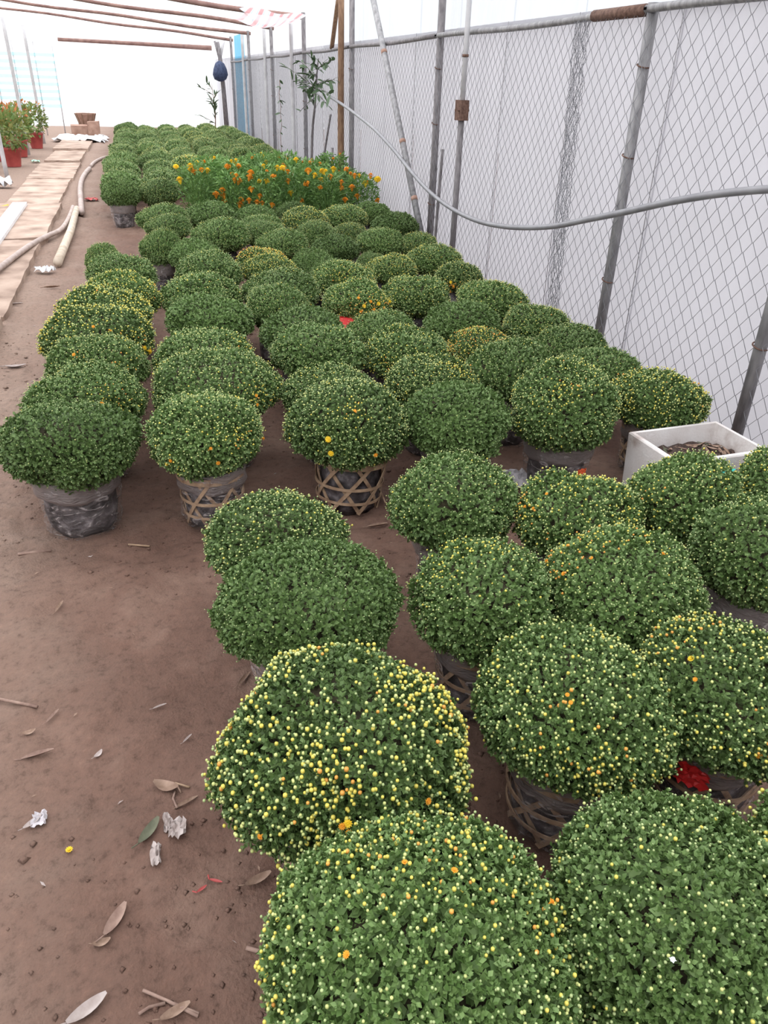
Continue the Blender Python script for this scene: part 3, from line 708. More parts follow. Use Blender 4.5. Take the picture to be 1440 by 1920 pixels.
FLOW = {'D5': [(672, 560, 'O', 1.5), (682, 574, 'Y', 1.5), (694, 566, 'O', 1.5), (700, 580, 'O', 1.4), (708, 570, 'Y', 1.6), (718, 577, 'O', 1.4), (676, 584, 'O', 1.3), (728, 566, 'Y', 1.4)], 'G6': [(845, 545, 'O', 1.5), (851, 536, 'O', 1.4), (846, 529, 'Y', 1.4)], 'C1': [(617, 823, 'Y', 1.5), (622, 848, 'Y', 1.45), (702, 851, 'O', 1.3), (665, 772, 'O', .9)], 'B1': [(408, 866, 'O', 1.2), (323, 862, 'O', 1.1), (316, 868, 'Y', .9), (489, 822, 'O', 1.2), (395, 840, 'O', .9)],
 'A4': [(277, 660, 'Y', 2.0), (268, 655, 'Y', 1.6), (80, 655, 'Y', 1.2), (175, 618, 'O', 1.2), (205, 625, 'O', 1.1)], 'F10': [(642, 1545, 'O', 1.0), (654, 1556, 'O', .9), (494, 1563, 'O', .9), (797, 1500, 'O', 1.0), (652, 1540, 'Y', 1.0)],
 'F11': [(1062, 1306, 'O', .7), (1068, 1320, 'O', .7)], 'F12': [(1302, 1277, 'O', .8), (1418, 1412, 'O', 1.1), (1295, 1240, 'Y', .9)], 'F2': [(988, 952, 'O', .9), (1003, 955, 'O', .8), (1027, 929, 'O', .8)], 'F7': [(1030, 1055, 'O', 1.0), (1068, 1027, 'O', .8), (1110, 1050, 'O', .8), (1240, 1042, 'O', .8), (1060, 1078, 'O', .9)],
 'E2': [(923, 733, 'O', 1.3)], 'B2': [(478, 742, 'O', 1.1), (480, 758, 'O', 1.0)], 'A2': [(190, 758, 'O', 1.3)], 'A3': [(140, 670, 'O', 1.3)], 'F14': [(655, 1792, 'O', .8), (850, 1640, 'O', .8), (760, 1625, 'O', .7), (1026, 1696, 'O', .8)]}
ROWS = [(-.02, 'path-side row'), (.52, 'second row from path'), (1.03, 'third row from path'), (1.5, 'third row from fence'), (2.0, 'second row from fence'), (9, 'fence-side row')]
rows = {}
PL = []
for ln in TABLE.strip().split('\n'):
    nm, x, y, a, c, cls = ln.split(); PL.append((nm, float(x), float(y), float(a), float(c), cls))
for p in PL:
    if p[0][0] != 'F' and p[0] not in ('H14', 'H15'):
        rows.setdefault(next(i for i, r in enumerate(ROWS) if p[1] < r[0]), []).append(p)
LAB = dict(OWN)
for i, ps in rows.items():
    ps.sort(key=lambda p: p[2])
    for k, p in enumerate(ps):
        back = len(ps) - 1 - k
        where = f'{ORD[k]} from the foam-box end, {ROWS[i][1]}' if k < 6 else f'{ORD[back]} short of the marigolds, {ROWS[i][1]}'
        if i == 0 and k >= 6: where = f'{"last" if back == 0 else "last but one"} of the {ROWS[i][1]}'
        LAB.setdefault(p[0], f'{LOOK[p[5]]} chrysanthemum, {where}')
POOL = {}
def pool(cls, s, far):
    key = (cls, s, far)
    if key not in POOL:
        POOL[key] = dome_meshes(100 + 7 * s + 31 * ord(cls) + far, .23, .15, 0.0, 700 if far else 1700, 5, .030 if far else .0185, 2 if far else 1, cls)
    return POOL[key]
def chrys(nm, x, y, a, c, cls, label, group=None, far=False, press=(1.0, 1.0)):
    zc = ZB + .70 * c; z0 = float(ground_z(x, y)) if not far else 0.0
    root = tag(empty('potted_chrysanthemum', (x, y, 0)), label, 'plant', group or 'chrysanthemum domes in baskets')
    sd = sum(ord(q) * (k + 3) for k, q in enumerate(nm)) if nm else int(abs(x * 977 + y * 131))
    near = nm and (nm[0] == 'F' or nm in ('A1', 'B1', 'C1', 'D1', 'E1', 'G1', 'B2', 'D2'))
    if nm and (near or nm in PATCH):
        pt = []
        for px, py, w, st, orr in PATCH.get(nm, []):
            pt.append((hit((x, y, a, c, zc), px, py)[1], w, st, orr))
        if nm in ('F14', 'F15', 'F13'): nt_, L, lod = int(5200 * (a / .25) ** 2), .0110, 0
        elif nm in ('F10', 'F11', 'F12', 'F9'): nt_, L, lod = int(4000 * (a / .25) ** 2), .0122, 0
        elif nm[0] == 'F': nt_, L, lod = int(3000 * (a / .25) ** 2), .0135, 1
        elif near: nt_, L, lod = 2500, .0150, 1
        else: nt_, L, lod = 1700, .0185, 1
        lf, bd = dome_meshes(sd, a, c, 0.0, nt_, 6, L, lod, cls, patches=pt)
        f = ob('foliage', lf, root, kind='stuff'); b = ob('buds', bd, root, kind='stuff')
        f.location[2] = b.location[2] = zc; f.scale = b.scale = (press[0], press[1], 1)
    else:
        lf, bd = pool(cls, sd % 5, far)
        for q, me in (('foliage', lf), ('buds', bd)):
            o = ob(q, me, root, kind='stuff'); o.location[2] = zc; o.scale = (a / .23 * press[0], a / .23 * press[1], c / .15)
    for px, py, kd, s in FLOW.get(nm, []):
        p, d = hit((x, y, a, c, zc), px, py)
        o = ob('flower', FL_Y if kd == 'Y' else FL_O, root, label='open yellow flower' if kd == 'Y' else 'open orange flower')
        o.location = p * [press[0], press[1], 1] + unit(d) * .008; s *= .8; o.scale = (s, s, s); o.rotation_euler = Vector(d).to_track_quat('Z', 'Y').to_euler()
    st = STYLE.get(nm, 'far' if (far or y > 4.2) else 'wrap')
    bk = basket(root, st, sd, min(1.1, max(.7, a / .235)))
    if nm == 'C1': bk.rotation_euler = (-.05, .10, .3)
    return root
ROOTS = {}
SPEC = [(nm, x, y, a, c, cls, LAB[nm], None, False) for nm, x, y, a, c, cls in PL]
# tags hung on two baskets
# block beyond the marigolds
colx = [-.22, .27, .76, 1.25, 1.73, 2.2]
FARL = {0: ('{} chrysanthemum along the path edge of the block beyond the marigolds', 'far chrysanthemums along the path edge'),
        5: ('{} chrysanthemum along the fence in the block beyond the marigolds', 'far chrysanthemums along the fence')}
rf_ = random.Random(11)
yy = 10.78; first_y = True
for r_ in range(24):
    for k, x in enumerate(colx):
        if yy < 11.75 and k > 1: continue
        xx, y2 = x + rf_.uniform(-.05, .05), yy + rf_.uniform(-.06, .06) + .05 * k
        if yy > 16 and k == 0: xx += .06
        a = rf_.uniform(.215, .26); c = a * rf_.uniform(.60, .74); cl = rf_.choice('ggddggpm' if k else 'gdgd')
        lab, grp = FARL.get(k, ('{} chrysanthemum inside the dense block beyond the marigolds', 'far chrysanthemums inside the block'))
        lab = f'{LOOK[cl]} chrysanthemum, {ORD[r_ - 2]} row beyond the marigolds, {ORD[k]} from the path' if r_ > 1 else f'{LOOK[cl]} chrysanthemum beside the marigolds, {ORD[r_]} past the exposed basket, {("path edge", "inner side")[k]}'
        if r_ == 4 and k == 2: cl = 'y'; a, c = .27, .19; lab, grp = 'yellow-green chrysanthemum standing out in the block beyond the marigolds', None
        SPEC.append(('', xx, y2, a, c, cl, lab, grp, True))
    yy += .47
# crowded domes flatten where they press against a neighbour instead of growing through it
PRESS = [[1.0, 1.0] for _ in SPEC]
for i in range(len(SPEC)):
    for j in range(i):
        dx, dy = abs(SPEC[i][1] - SPEC[j][1]), abs(SPEC[i][2] - SPEC[j][2]); d = math.hypot(dx, dy); s = SPEC[i][3] + SPEC[j][3]
        if d < s - .05:
            ax = 1 if dy >= dx else 0; f = max(.70, (d + .05) / s)
            for q in (i, j): PRESS[q][ax] = min(PRESS[q][ax], f)
for sp, pr in zip(SPEC, PRESS):
    r_o = chrys(*sp, press=pr)
    if sp[0]: ROOTS[sp[0]] = r_o

# ------------------------------------------------------------------ marigolds
def mari_foliage(seed, H=.62, R=.150, n=900):
    rg = np.random.default_rng(seed)
    t = rg.uniform(0, 6.283, n); h = rg.power(1.3, n) * H; prof = R * (.45 + .65 * np.sin(np.clip(h / H, 0, 1) * 2.5))
    rr = prof * np.sqrt(rg.uniform(.15, 1, n))
    B = np.stack([rr * np.cos(t), rr * np.sin(t), .04 + h], 1)
    d = np.stack([np.cos(t), np.sin(t), rg.uniform(-.2, 1.1, n)], 1) + rg.normal(0, .5, (n, 3))
    d, s, fn = frames(d, np.array([0, 0, 1.0]) + rg.normal(0, .5, (n, 3)))
    L = rg.uniform(.035, .075, n); V, F = place(LEAF4, LEAF4F, B, d, s, fn, L, L * .42)
    return mesh_np('foliage', V, [F], M['marileaf'])
MF = [mari_foliage(40 + k) for k in range(4)]
def pompom(name, mat, r):
    mb = MB()
    for q, (rr, h, n) in enumerate(((1, .0, 10), (.8, .3, 9), (.5, .52, 7))):
        for k in range(n):
            t = 2 * math.pi * (k + .5 * q) / n; w = 2.6 * r * rr / n; c_, s_ = math.cos(t), math.sin(t)
            mb.add([(0, 0, r * h), (.7 * r * rr * c_ - w * s_, .7 * r * rr * s_ + w * c_, r * (h + .22)), (r * rr * c_, r * rr * s_, r * (h + .12)), (.7 * r * rr * c_ + w * s_, .7 * r * rr * s_ - w * c_, r * (h + .22))], [(0, 3, 2, 1)])
    mb.lathe([(.1 * r, -.9 * r), (.45 * r, -.25 * r), (.4 * r, .1 * r)], 7); mb.lathe([(.4 * r, .3 * r), (.3 * r, .75 * r), (.05 * r, .85 * r)], 7)
    return mb.mesh(name, mat)
PO, PY = pompom('flower_head', M['orange'], .032), pompom('flower_head', M['yellow'], .032)
STEMS = MB()
for k in range(5):
    t = k * 1.26; STEMS.tube([(0, 0, 0), (.05 * math.cos(t), .05 * math.sin(t), .25), (.1 * math.cos(t + .3), .1 * math.sin(t + .3), .52)], [.008, .006, .003], 5)
STEMS = STEMS.mesh('stems', M['marileaf'])
mari = []; MLAB = []
rm = random.Random(3)
for r_, y in enumerate((9.35, 9.75, 10.2, 10.65, 11.1)):
    for k in range(6):
        x0_ = .60 + .08 * r_; x = x0_ + (2.42 - x0_) * k / 5 + rm.uniform(-.025, .025)
        if x > 2.58: continue
        mari.append((x, y + rm.uniform(-.07, .07) - .10 * (k > 3))); MLAB.append(f'marigold plant, {ORD[k]} from the path in the {("front", "second", "third", "fourth", "back")[r_]} row of the flower patch')
PXF = [(427, 313, 'O'), (447, 312, 'O'), (357, 312, 'Y'), (364, 322, 'O'), (389, 320, 'Y'), (378, 319, 'O'), (417, 357, 'O'), (471, 355, 'O'), (419, 367, 'O'), (450, 384, 'O'), (467, 376, 'O'), (482, 380, 'O'), (492, 381, 'O'), (487, 368, 'O'), (452, 375, 'O'), (565, 377, 'O'), (708, 376, 'O'), (737, 381, 'O'), (647, 375, 'O'), (640, 342, 'O'), (640, 353, 'O'), (650, 318, 'O'), (665, 330, 'O'), (695, 330, 'O'), (708, 337, 'Y'), (578, 321, 'O'), (605, 322, 'Y'), (590, 329, 'Y'), (520, 315, 'Y'), (530, 316, 'Y'), (513, 332, 'O'), (540, 340, 'O'), (470, 325, 'O'), (468, 333, 'O'), (440, 338, 'O'), (448, 340, 'O'), (487, 340, 'Y'), (500, 340, 'Y'), (420, 378, 'O'), (330, 313, 'Y'), (337, 338, 'Y'), (555, 300, 'Y'), (620, 332, 'O'), (670, 368, 'O'), (600, 352, 'O'), (545, 362, 'Y'), (510, 385, 'O'), (685, 345, 'Y'), (625, 318, 'Y'), (405, 365, 'O'), (575, 345, 'O'), (660, 352, 'O')]
MROOT = []
for i, (x, y) in enumerate(mari):
    fr, le, ri = y < 9.6, x < .9, x > 2.3
    lab = MLAB[i]
    r = tag(empty('marigold_plant', (x, y, 0)), lab, 'plant', 'marigolds ' + ('by the fence' if ri else 'on the path side' if le else 'in front' if fr else 'inside the patch'))
    f = ob('foliage', MF[i % 4], r, kind='stuff'); f.rotation_euler[2] = i * 1.9; s = rm.uniform(.9, 1.12); f.scale = (1.1, 1.1, s)
    ob('stems', STEMS, r)['kind'] = 'stuff'
    MROOT.append((r, x, y, .62 * s))
for px, py, kd in PXF:
    best = None
    for r, x, y, H in MROOT:
        p = ONY(px, py, y - .11); dx = abs(p[0] - x)
        if .18 < p[2] < H + .10 and dx < .20:
            sc = y + dx * 2 + abs(p[2] - .45) * .5
            if best is None or sc < best[0]: best = (sc, r, p, x, y)
    if best is None: continue
    _, r, p, x, y = best
    o = ob('flower_head', PO if kd == 'O' else PY, r, label='orange flower head' if kd == 'O' else 'yellow flower head')
    o.location = (p[0] - x, p[1] - y, p[2]); o.rotation_euler = (rm.uniform(-.2, .7), rm.uniform(-.3, .3), rm.uniform(0, 6)); s = rm.uniform(1.05, 1.5); o.scale = (s, s, s)
    # stalk that carries the head
    q = np.array([p[0] - x, p[1] - y, p[2]])
    MB().tube([q * [.3, .3, .3] + [0, 0, .02], q * [.75, .8, .75], q - [0, 0, .012]], .0035, 4).build('flower_stalk', M['marileaf'], r)
for r, x, y, H in MROOT:
    for k in range(2):
        t = rm.uniform(0, 6.28); rr = rm.uniform(.02, .13)
        o = ob('flower_head', PO if rm.random() < .62 else PY, r); o.location = (rr * math.cos(t), rr * math.sin(t), H + rm.uniform(-.02, .06)); o.rotation_euler = (rm.uniform(-.4, .4), rm.uniform(-.4, .4), 0); s = rm.uniform(.7, 1.05); o.scale = (s, s, s)
        MB().tube([(.5 * rr * math.cos(t), .5 * rr * math.sin(t), H - .2), (o.location[0], o.location[1], o.location[2] - .01)], .0035, 4).build('flower_stalk', M['marileaf'], r)

# ------------------------------------------------------------------ poles, hose and growth along the fence
def pole(name, p0, p1, r, mat, label, cat='pole', n=10, bend=0.0, r1=None):
    p0, p1 = np.array(p0, float), np.array(p1, float); t = np.linspace(0, 1, 9)[:, None]
    pts = p0 * (1 - t) + p1 * t + np.array([0, 1, 0]) * bend * np.sin(t * math.pi)
    return thing(name, MB().tube(pts, np.linspace(r, r1 or r, 9), n), mat, label, cat, True)
x = 2.63
a = ONX(880, 0, x); yp = a[1]
cp = empty('clamped_pole', (x, yp, 0)); tag(cp, 'slim grey pole with a rusty clamp standing before the fence', 'pole')
MB().tube([(0, 0, -.03), (0, 0, 1.34)], .026, 10).build('lower_pipe', M['galvdark'], cp, True)
MB().tube([(0, 0, 1.3), (0, 0, 2.48)], .021, 10).build('upper_pipe', M['pale_pole'], cp, True)
zc_ = ONX(868, 207, x)[2]
cl = MB().box((0, 0, zc_), (.075, .095, .15), .2).build('clamp', M['rust'], cp)
for s in (-1, 1): MB().tube([(-.05, s * .03, zc_), (.05, s * .03, zc_)], .009, 6).build('bolt', M['rust'], cl)
MB().tube([(0, 0, zc_ + .38), (0, 0, zc_ + .40)], .026, 10).build('coupling', M['rust'], cp, True)
b = ONX(640, 200, 2.60)
pole('bamboo_pole', (2.60, b[1] + .02, -.02), (2.60, b[1], 2.47), .046, M['wood'], 'brown bamboo pole where the grey hose is tied to the fence', bend=.02, r1=.036)
a, c = ONX(700, 0, 2.645), ONX(790, 435, 2.645); d = (c - a) / (a[2] - c[2])
br = empty('diagonal_brace', c + d * c[2]); tag(br, 'long grey diagonal brace leaning across the fence', 'pole')
top = a - d * .1 - (c + d * c[2])
MB().tube([(0, 0, -.02), top * .5, top], .032, 10).build('pipe', M['galv'], br, True)
for q in (.22, .42, .75): MB().tube([top * q, top * (q + .012)], .0335, 10).build('tape', M['clay'], br, True)
a, c = ONX(826, 280, 2.64), ONX(815, 430, 2.64)
pole('short_stake', (2.64, c[1], -.02), (2.66, a[1], a[2]), .014, M['galvdark'], 'short thin grey stake beside the clamped pole')
a, c = ONX(632, 0, 2.68), ONX(620, 92, 2.68); pole('leaning_stick', (2.695, c[1], 1.94), (2.695, a[1], 2.47), .030, M['wood'], 'dark reddish stick leaning above the fence rail beside the bamboo pole')
a, c = ONX(612, 215, 2.6), ONX(600, 318, 2.6); pole('thin_cane', (2.55, c[1], -.02), (2.66, a[1], a[2]), .016, M['galvdark'], 'thin grey cane between the leaning shrub stem and bamboo pole')
a, c = ONX(618, 280, 2.6), ONX(619, 322, 2.6); pole('short_cane', (2.62, c[1], -.02), (2.64, a[1], a[2] + .02), .018, M['galvdark'], 'short grey cane stub at the foot of the bamboo pole')
for px, lab in ((545, 'pale pole at the wall just beyond the small shrub'), (494, 'pale pole at the wall behind the hanging vine'), (452, 'pale thin pole at the wall next to the blue sheet')):
    q = ONX(px, 40, 2.66); pole('wall_pole', (2.66, q[1], -.02), (2.66, q[1], 2.47), .032, M['pale_pole'], lab)
q = ONX(412, 80, 2.6)
fp = empty('forked_post', (2.6, q[1], 0)); tag(fp, 'grey forked post carrying the dark bag at the far end of the fence', 'post')
MB().tube([(.05, 0, -.02), (.02, 0, 1.2), (-.02, .0, 2.0), (-.06, 0, 2.38)], [.075, .065, .06, .05], 9).build('trunk', M['galvdark'], fp, True)
MB().tube([(-.02, 0, 1.95), (-.14, 0, 2.4)], [.045, .03], 8).build('fork', M['galvdark'], fp, True)
MB().tube([(-.02, 0, 2.0), (.12, 0, 2.42)], [.045, .035], 8).build('fork', M['pale_pole'], fp, True)
bg = MB(); bp_ = ONY(415, 134, q[1] - .12)
bg.lathe([(.03, .26), (.12, .2), (.19, .05), (.21, -.08), (.16, -.2), (.05, -.25)], 14, .10)
thing('dark_bag', bg, M['navy'], 'dark navy bag hung on the forked post at the far end', 'bag', True, loc=(2.53, q[1] - .25, bp_[2]))

# sagging grey hose from the bamboo pole along the fence
hp = [(620, 182), (645, 198), (675, 220), (705, 245), (740, 283), (772, 323), (808, 362), (850, 393), (895, 414), (940, 424), (985, 427), (1040, 424), (1100, 412), (1170, 398), (1250, 380), (1330, 366), (1400, 358), (1440, 355), (1500, 352), (1580, 352)]
pts = np.array([ONX(px, py, 2.537 if i < 3 else 2.560 if i == 3 else 2.580 + .010 * math.sin(i * .5)) for i, (px, py) in enumerate(hp)])
def smooth_pts(P, m=6):
    P = np.array(P, float); out = []
    for i in range(len(P) - 1):
        p0, p1, p2, p3 = P[max(i - 1, 0)], P[i], P[i + 1], P[min(i + 2, len(P) - 1)]
        for t in np.arange(m) / m:
            out.append(.5 * ((2 * p1) + (-p0 + p2) * t + (2 * p0 - 5 * p1 + 4 * p2 - p3) * t * t + (-p0 + 3 * p1 - 3 * p2 + p3) * t ** 3))
    return np.array(out + [P[-1]])
thing('grey_hose', MB().tube(smooth_pts(pts), .0185, 10), M['hose'], 'grey hose sagging in a long curve in front of the fence', 'hose', True)

# small shrub with long dark leaves growing against the fence
sb = ONX(582, 300, 2.50); sb = np.array([2.50, sb[1], 0.0]); ysb = sb[1]
sh = tag(empty('fence_shrub', sb), 'small dark-leaved shrub with a leaning stem against the fence', 'shrub')
stem = [np.zeros(3)] + [np.array([ONX(px, py, 2.5)[k] for k in range(3)]) - sb for px, py in ((590, 255), (600, 205), (607, 165), (612, 130), (618, 108))]
for q in range(len(stem)): stem[q][1] = stem[q][1] * .5
MB().tube(smooth_pts(stem, 4), np.linspace(.022, .008, 21), 7).build('stem', M['galvdark'], sh, True)
LM = MB(); lv = []
for u_ in np.linspace(0, 1, 6):
    w = .26 * math.sin(math.pi * min(1, .08 + u_ * .9)) ** .8 * .5
    lv += [(u_, w, .05 * math.sin(u_ * 3)), (u_, 0, -.02 + .05 * math.sin(u_ * 3)), (u_, -w, .05 * math.sin(u_ * 3))]
LM.add(lv, [(3 * q + e, 3 * q + 3 + e, 3 * q + 4 + e, 3 * q + 1 + e) for q in range(5) for e in (0, 1)]); LM = LM.mesh('leaf', M['treeleaf'], True)
rs = random.Random(9)
def twig_leaves(root, base, tip, n, L, mat=M['galvdark'], leafs=True):
    base, tip = np.array(base), np.array(tip)
    MB().tube([base, (base + tip) / 2 + [0, 0, .02], tip], [.008, .006, .003], 5).build('branch', mat, root, True)
    for k in range(n):
        p = base + (tip - base) * (k + .6) / n; d = unit(tip - base) + np.array([rs.uniform(-.7, .7), rs.uniform(-.9, .9), rs.uniform(-.8, .4)])
        o = ob('leaf', LM, root); o.location = p; s = L * rs.uniform(.7, 1.15); o.scale = (s, s, s)
        o.rotation_euler = Vector(d).to_track_quat('X', 'Z').to_euler(); o.rotation_euler[0] += rs.uniform(-.8, .8)
for (bx, by), (tx, ty), n in (((606, 165), (528, 125), 9), ((604, 185), (560, 210), 3), ((606, 170), (548, 150), 8), ((610, 145), (560, 112), 9), ((612, 130), (590, 105), 8), ((613, 130), (640, 112), 7), ((608, 160), (640, 150), 8), ((607, 165), (636, 180), 6), ((604, 180), (565, 165), 8), ((606, 175), (625, 200), 4), ((610, 140), (575, 140), 8), ((609, 150), (590, 175), 6)):
    pb = ONX(bx, by, 2.48) - sb; pt_ = ONX(tx, ty, 2.44 + rs.uniform(-.12, .08)) - sb
    pb[1] *= .5; pt_[1] = pt_[1] * .8
    twig_leaves(sh, pb, pt_, int(n * 1.9), .17)
# hanging vine leaves
vb = ONX(524, 150, 2.60); vn = tag(empty('hanging_vine', (2.60, vb[1], 0)), 'thin vine with small leaves hanging down the wall beyond the shrub', 'vine')
vp = [(0, 0, ONX(524, 150, 2.6)[2])]
for k in range(1, 12): vp.append((rs.uniform(-.02, .02), rs.uniform(-.05, .05), vp[0][2] - k * .105))
MB().tube(vp + [(0, 0, -.01)], .005, 5).build('vine_stem', M['twig'], vn, True)
for k in range(22):
    o = ob('leaf', LM, vn); q = vp[rs.randrange(12)]; o.location = q; s = rs.uniform(.07, .12); o.scale = (s, s * 1.6, s); o.rotation_euler = (rs.uniform(-1, 1), rs.uniform(0, 1), rs.uniform(0, 6.28))
# sparse bush by the far end of the fence
fb = empty('far_bush', (2.25, 25.2, 0)); tag(fb, 'sparse dark bush at the far bright end below the dark bag', 'bush')
MB().tube([(0, 0, 0), (.05, 0, .6), (.0, 0, 1.35)], [.02, .015, .006], 6).build('stem', M['twig'], fb, True)
for k in range(8):
    z = .35 + k * .12; twig_leaves(fb, (.02, 0, z), (rs.uniform(-.6, .3) * (1.25 - z * .55), rs.uniform(-.3, .3), z + .2), 8, .19, M['twig'])

# blue sheet on the wall, striped sheet under the roof
mb = MB(); y0, y1 = 21.35, 23.9
for j in range(9):
    z = .02 + j * .305
    for k in range(25):
        u_ = k / 24; mb.v.append((2.752 + .014 * math.sin(u_ * 26 + j * .2), y0 + (y1 - y0) * (u_ * (1 - .25 * (j / 8)) + .12 * (j / 8)), z))
mb.f = [(j * 25 + k, j * 25 + k + 1, j * 25 + 26 + k, j * 25 + 25 + k) for j in range(8) for k in range(24)]
thing('blue_sheet', mb, M['blue'], 'folded blue plastic sheet hanging on the wall near the far end', 'sheet', True)
mb = MB()
for j in range(13):
    for k in range(13):
        u_, v_ = k / 12, j / 12; x = 1.75 + .9 * u_; y = 13.3 + 2.4 * v_
        mb.v.append((x, y, roof_z(x) - .03 - .16 * math.sin(math.pi * u_) * math.sin(math.pi * v_) + .025 * math.sin(9 * u_ + 4 * v_)))
mb.f = [(j * 13 + k, j * 13 + k + 1, j * 13 + 14 + k, j * 13 + 13 + k) for j in range(12) for k in range(12)]
thing('striped_sheet', mb, M['stripe'], 'sagging pink and blue striped sheet under the roof poles', 'sheet', True)

# ------------------------------------------------------------------ foam box
bx = empty('foam_box', (2.135, 2.475, 0), .05); tag(bx, 'open white foam box half filled with dark soil beside the fence', 'box')
W, D, H, T = .46, .33, .30, .020
mb = MB()
def rect(w, d, z): return [(-w / 2, -d / 2, z), (w / 2, -d / 2, z), (w / 2, d / 2, z), (-w / 2, d / 2, z)]
mb.v = rect(W * .95, D * .93, .0) + rect(W, D, H) + rect(W - .008, D - .008, H + .006) + rect(W - 2 * T, D - 2 * T, H + .006) + rect(W - 2 * T - .02, D - 2 * T - .02, .04)
mb.f = [(3, 2, 1, 0), (16, 17, 18, 19)] + [(4 * l + k, 4 * l + (k + 1) % 4, 4 * l + 4 + (k + 1) % 4, 4 * l + 4 + k) for l in range(4) for k in range(4)]
o = mb.build('shell', M['foam'], bx)
mb = MB(); nn = 17
for j in range(nn):
    for k in range(nn):
        u_, v_ = k / (nn - 1) - .5, j / (nn - 1) - .5
        mb.v.append((u_ * (W - 2 * T - .006), v_ * (D - 2 * T - .006), .205 + .05 * (1 - 2.2 * (u_ * u_ + v_ * v_)) + RNG.uniform(-.012, .012)))
mb.f = [(j * nn + k, j * nn + k + 1, j * nn + nn + 1 + k, j * nn + nn + k) for j in range(nn - 1) for k in range(nn - 1)]
sl = mb.build('soil_fill', M['peat'], bx); sl['kind'] = 'stuff'
def curled_leaf(L, Wd, curl, fold, n=7):
    mb = MB()
    for q in range(n):
        u_ = q / (n - 1); w = Wd * math.sin(math.pi * (.06 + .9 * u_)) ** .7 / 2; x = L * (u_ - .5); z = curl * L * (2 * u_ - 1) ** 2
        mb.v += [(x, w * (1 - .3 * fold), z + w * fold), (x, 0, z), (x, -w * (1 - .3 * fold), z + w * fold)]
    mb.f = [(3 * q + e, 3 * q + 3 + e, 3 * q + 4 + e, 3 * q + 1 + e) for q in range(n - 1) for e in (0, 1)]
    mb.tube([(-L * .5, 0, curl * L), (-L * .72, .01, curl * L * .6)], .0018, 4)
    return mb
LEAVES = [curled_leaf(.075, .030, .12, .5), curled_leaf(.09, .024, .05, .9), curled_leaf(.06, .032, .2, .3)]
LMESH = {}
def leaf_obj(kind, mat):
    if (kind, mat) not in LMESH: LMESH[(kind, mat)] = LEAVES[kind].mesh('fallen_leaf', M[mat], True)
    return LMESH[(kind, mat)]
for k in range(26):
    o = ob('dead_leaf', leaf_obj(k % 3, 'deadleaf' if k % 4 else 'drygreen'), sl); u_, v_ = rs.uniform(-.42, .42), rs.uniform(-.42, .42)
    o.location = (u_ * (W - .1), v_ * (D - .1), .23 + .05 * (1 - 2.2 * (u_ * u_ + v_ * v_)) - .015); o.rotation_euler = (rs.uniform(-.4, .4), rs.uniform(-.4, .4), rs.uniform(0, 6)); s = rs.uniform(.5, .8); o.scale = (s, s, s)

def crumple(w, d, h, seed, n=9, fold=1.0):
    rg = np.random.default_rng(seed); mb = MB()
    Z = rg.uniform(0, h, (n, n)); edge = 1 + rg.uniform(-.25, .15, (n, n))
    for j in range(n):
        for k in range(n): mb.v.append(((k / (n - 1) - .5) * w * edge[j, k], (j / (n - 1) - .5) * d * edge[j, (k * 3) % n], .003 + Z[j, k]))
    mb.f = [(j * n + k, j * n + k + 1, j * n + n + 1 + k, j * n + n + k) for j in range(n - 1) for k in range(n - 1)]
    return mb
p = G(1358, 868, .29); thing('teal_scrap', crumple(.09, .05, .02, 4), M['teal'], 'teal plastic scrap in the corner of the foam box', 'scrap', loc=(p[0], p[1], .245))
p = G(962, 903); thing('printed_scrap', crumple(.16, .15, .03, 5), M['scrap'], 'crumpled pale lilac plastic sheet behind the orange-patched chrysanthemum', 'scrap', loc=(p[0], p[1], .0))
p = G(640, 601, .30); tr = empty('red_tray', (p[0] + .02, p[1], 0)); tag(tr, 'red tray edge showing between domes in the middle of the block', 'tray')
tr.rotation_euler[2] = -.35
MB().lathe([(.09, 0), (.11, .26), (.125, .275), (.125, .29), (.105, .285), (.08, .02)], 22, 0, False).build('bucket', M['redplastic'], tr, True)
MB().tube([(.125 * math.cos(t), .125 * math.sin(t), .286) for t in np.linspace(0, 6.283, 25)], .007, 6, False).build('rim', M['redplastic'], tr, True)
e = next(p for p in PL if p[0] == 'F12'); d_ = ray(1300, 1452); rr = .160     # red tag where the sight line meets the basket side
_a = d_[0] ** 2 + d_[1] ** 2; _b = -(d_[0] * e[1] + d_[1] * e[2]); _c = e[1] ** 2 + e[2] ** 2 - rr ** 2
_q = _b * _b - _a * _c; _t = (-_b - math.sqrt(max(_q, 0))) / _a; q = np.array([0, 0, CAM_H]) + d_ * _t - [e[1], e[2], 0]
tg = crumple(.075, .06, .010, 8).build('red_tag', M['redplastic'], ROOTS['F12']); tg['label'] = 'bright red tag'
ang = math.atan2(q[1], q[0])
tg.location = (rr * math.cos(ang), rr * math.sin(ang), min(max(q[2], .06), .2)); tg.rotation_euler = (math.pi / 2, 0, ang + math.pi / 2)
# orange tag on the wrapped basket
e = next(p for p in PL if p[0] == 'E1'); q = ONY(1090, 873, e[2] - .165)
tg = crumple(.055, .04, .008, 3).build('orange_tag', M['orangetag'], ROOTS['E1']); tg['label'] = 'orange tag'
ang = math.atan2(-.150, q[0] - e[1]); rr = .165
tg.location = (rr * math.cos(ang), rr * math.sin(ang), .13); tg.rotation_euler = (math.pi / 2, 0, ang + math.pi / 2)

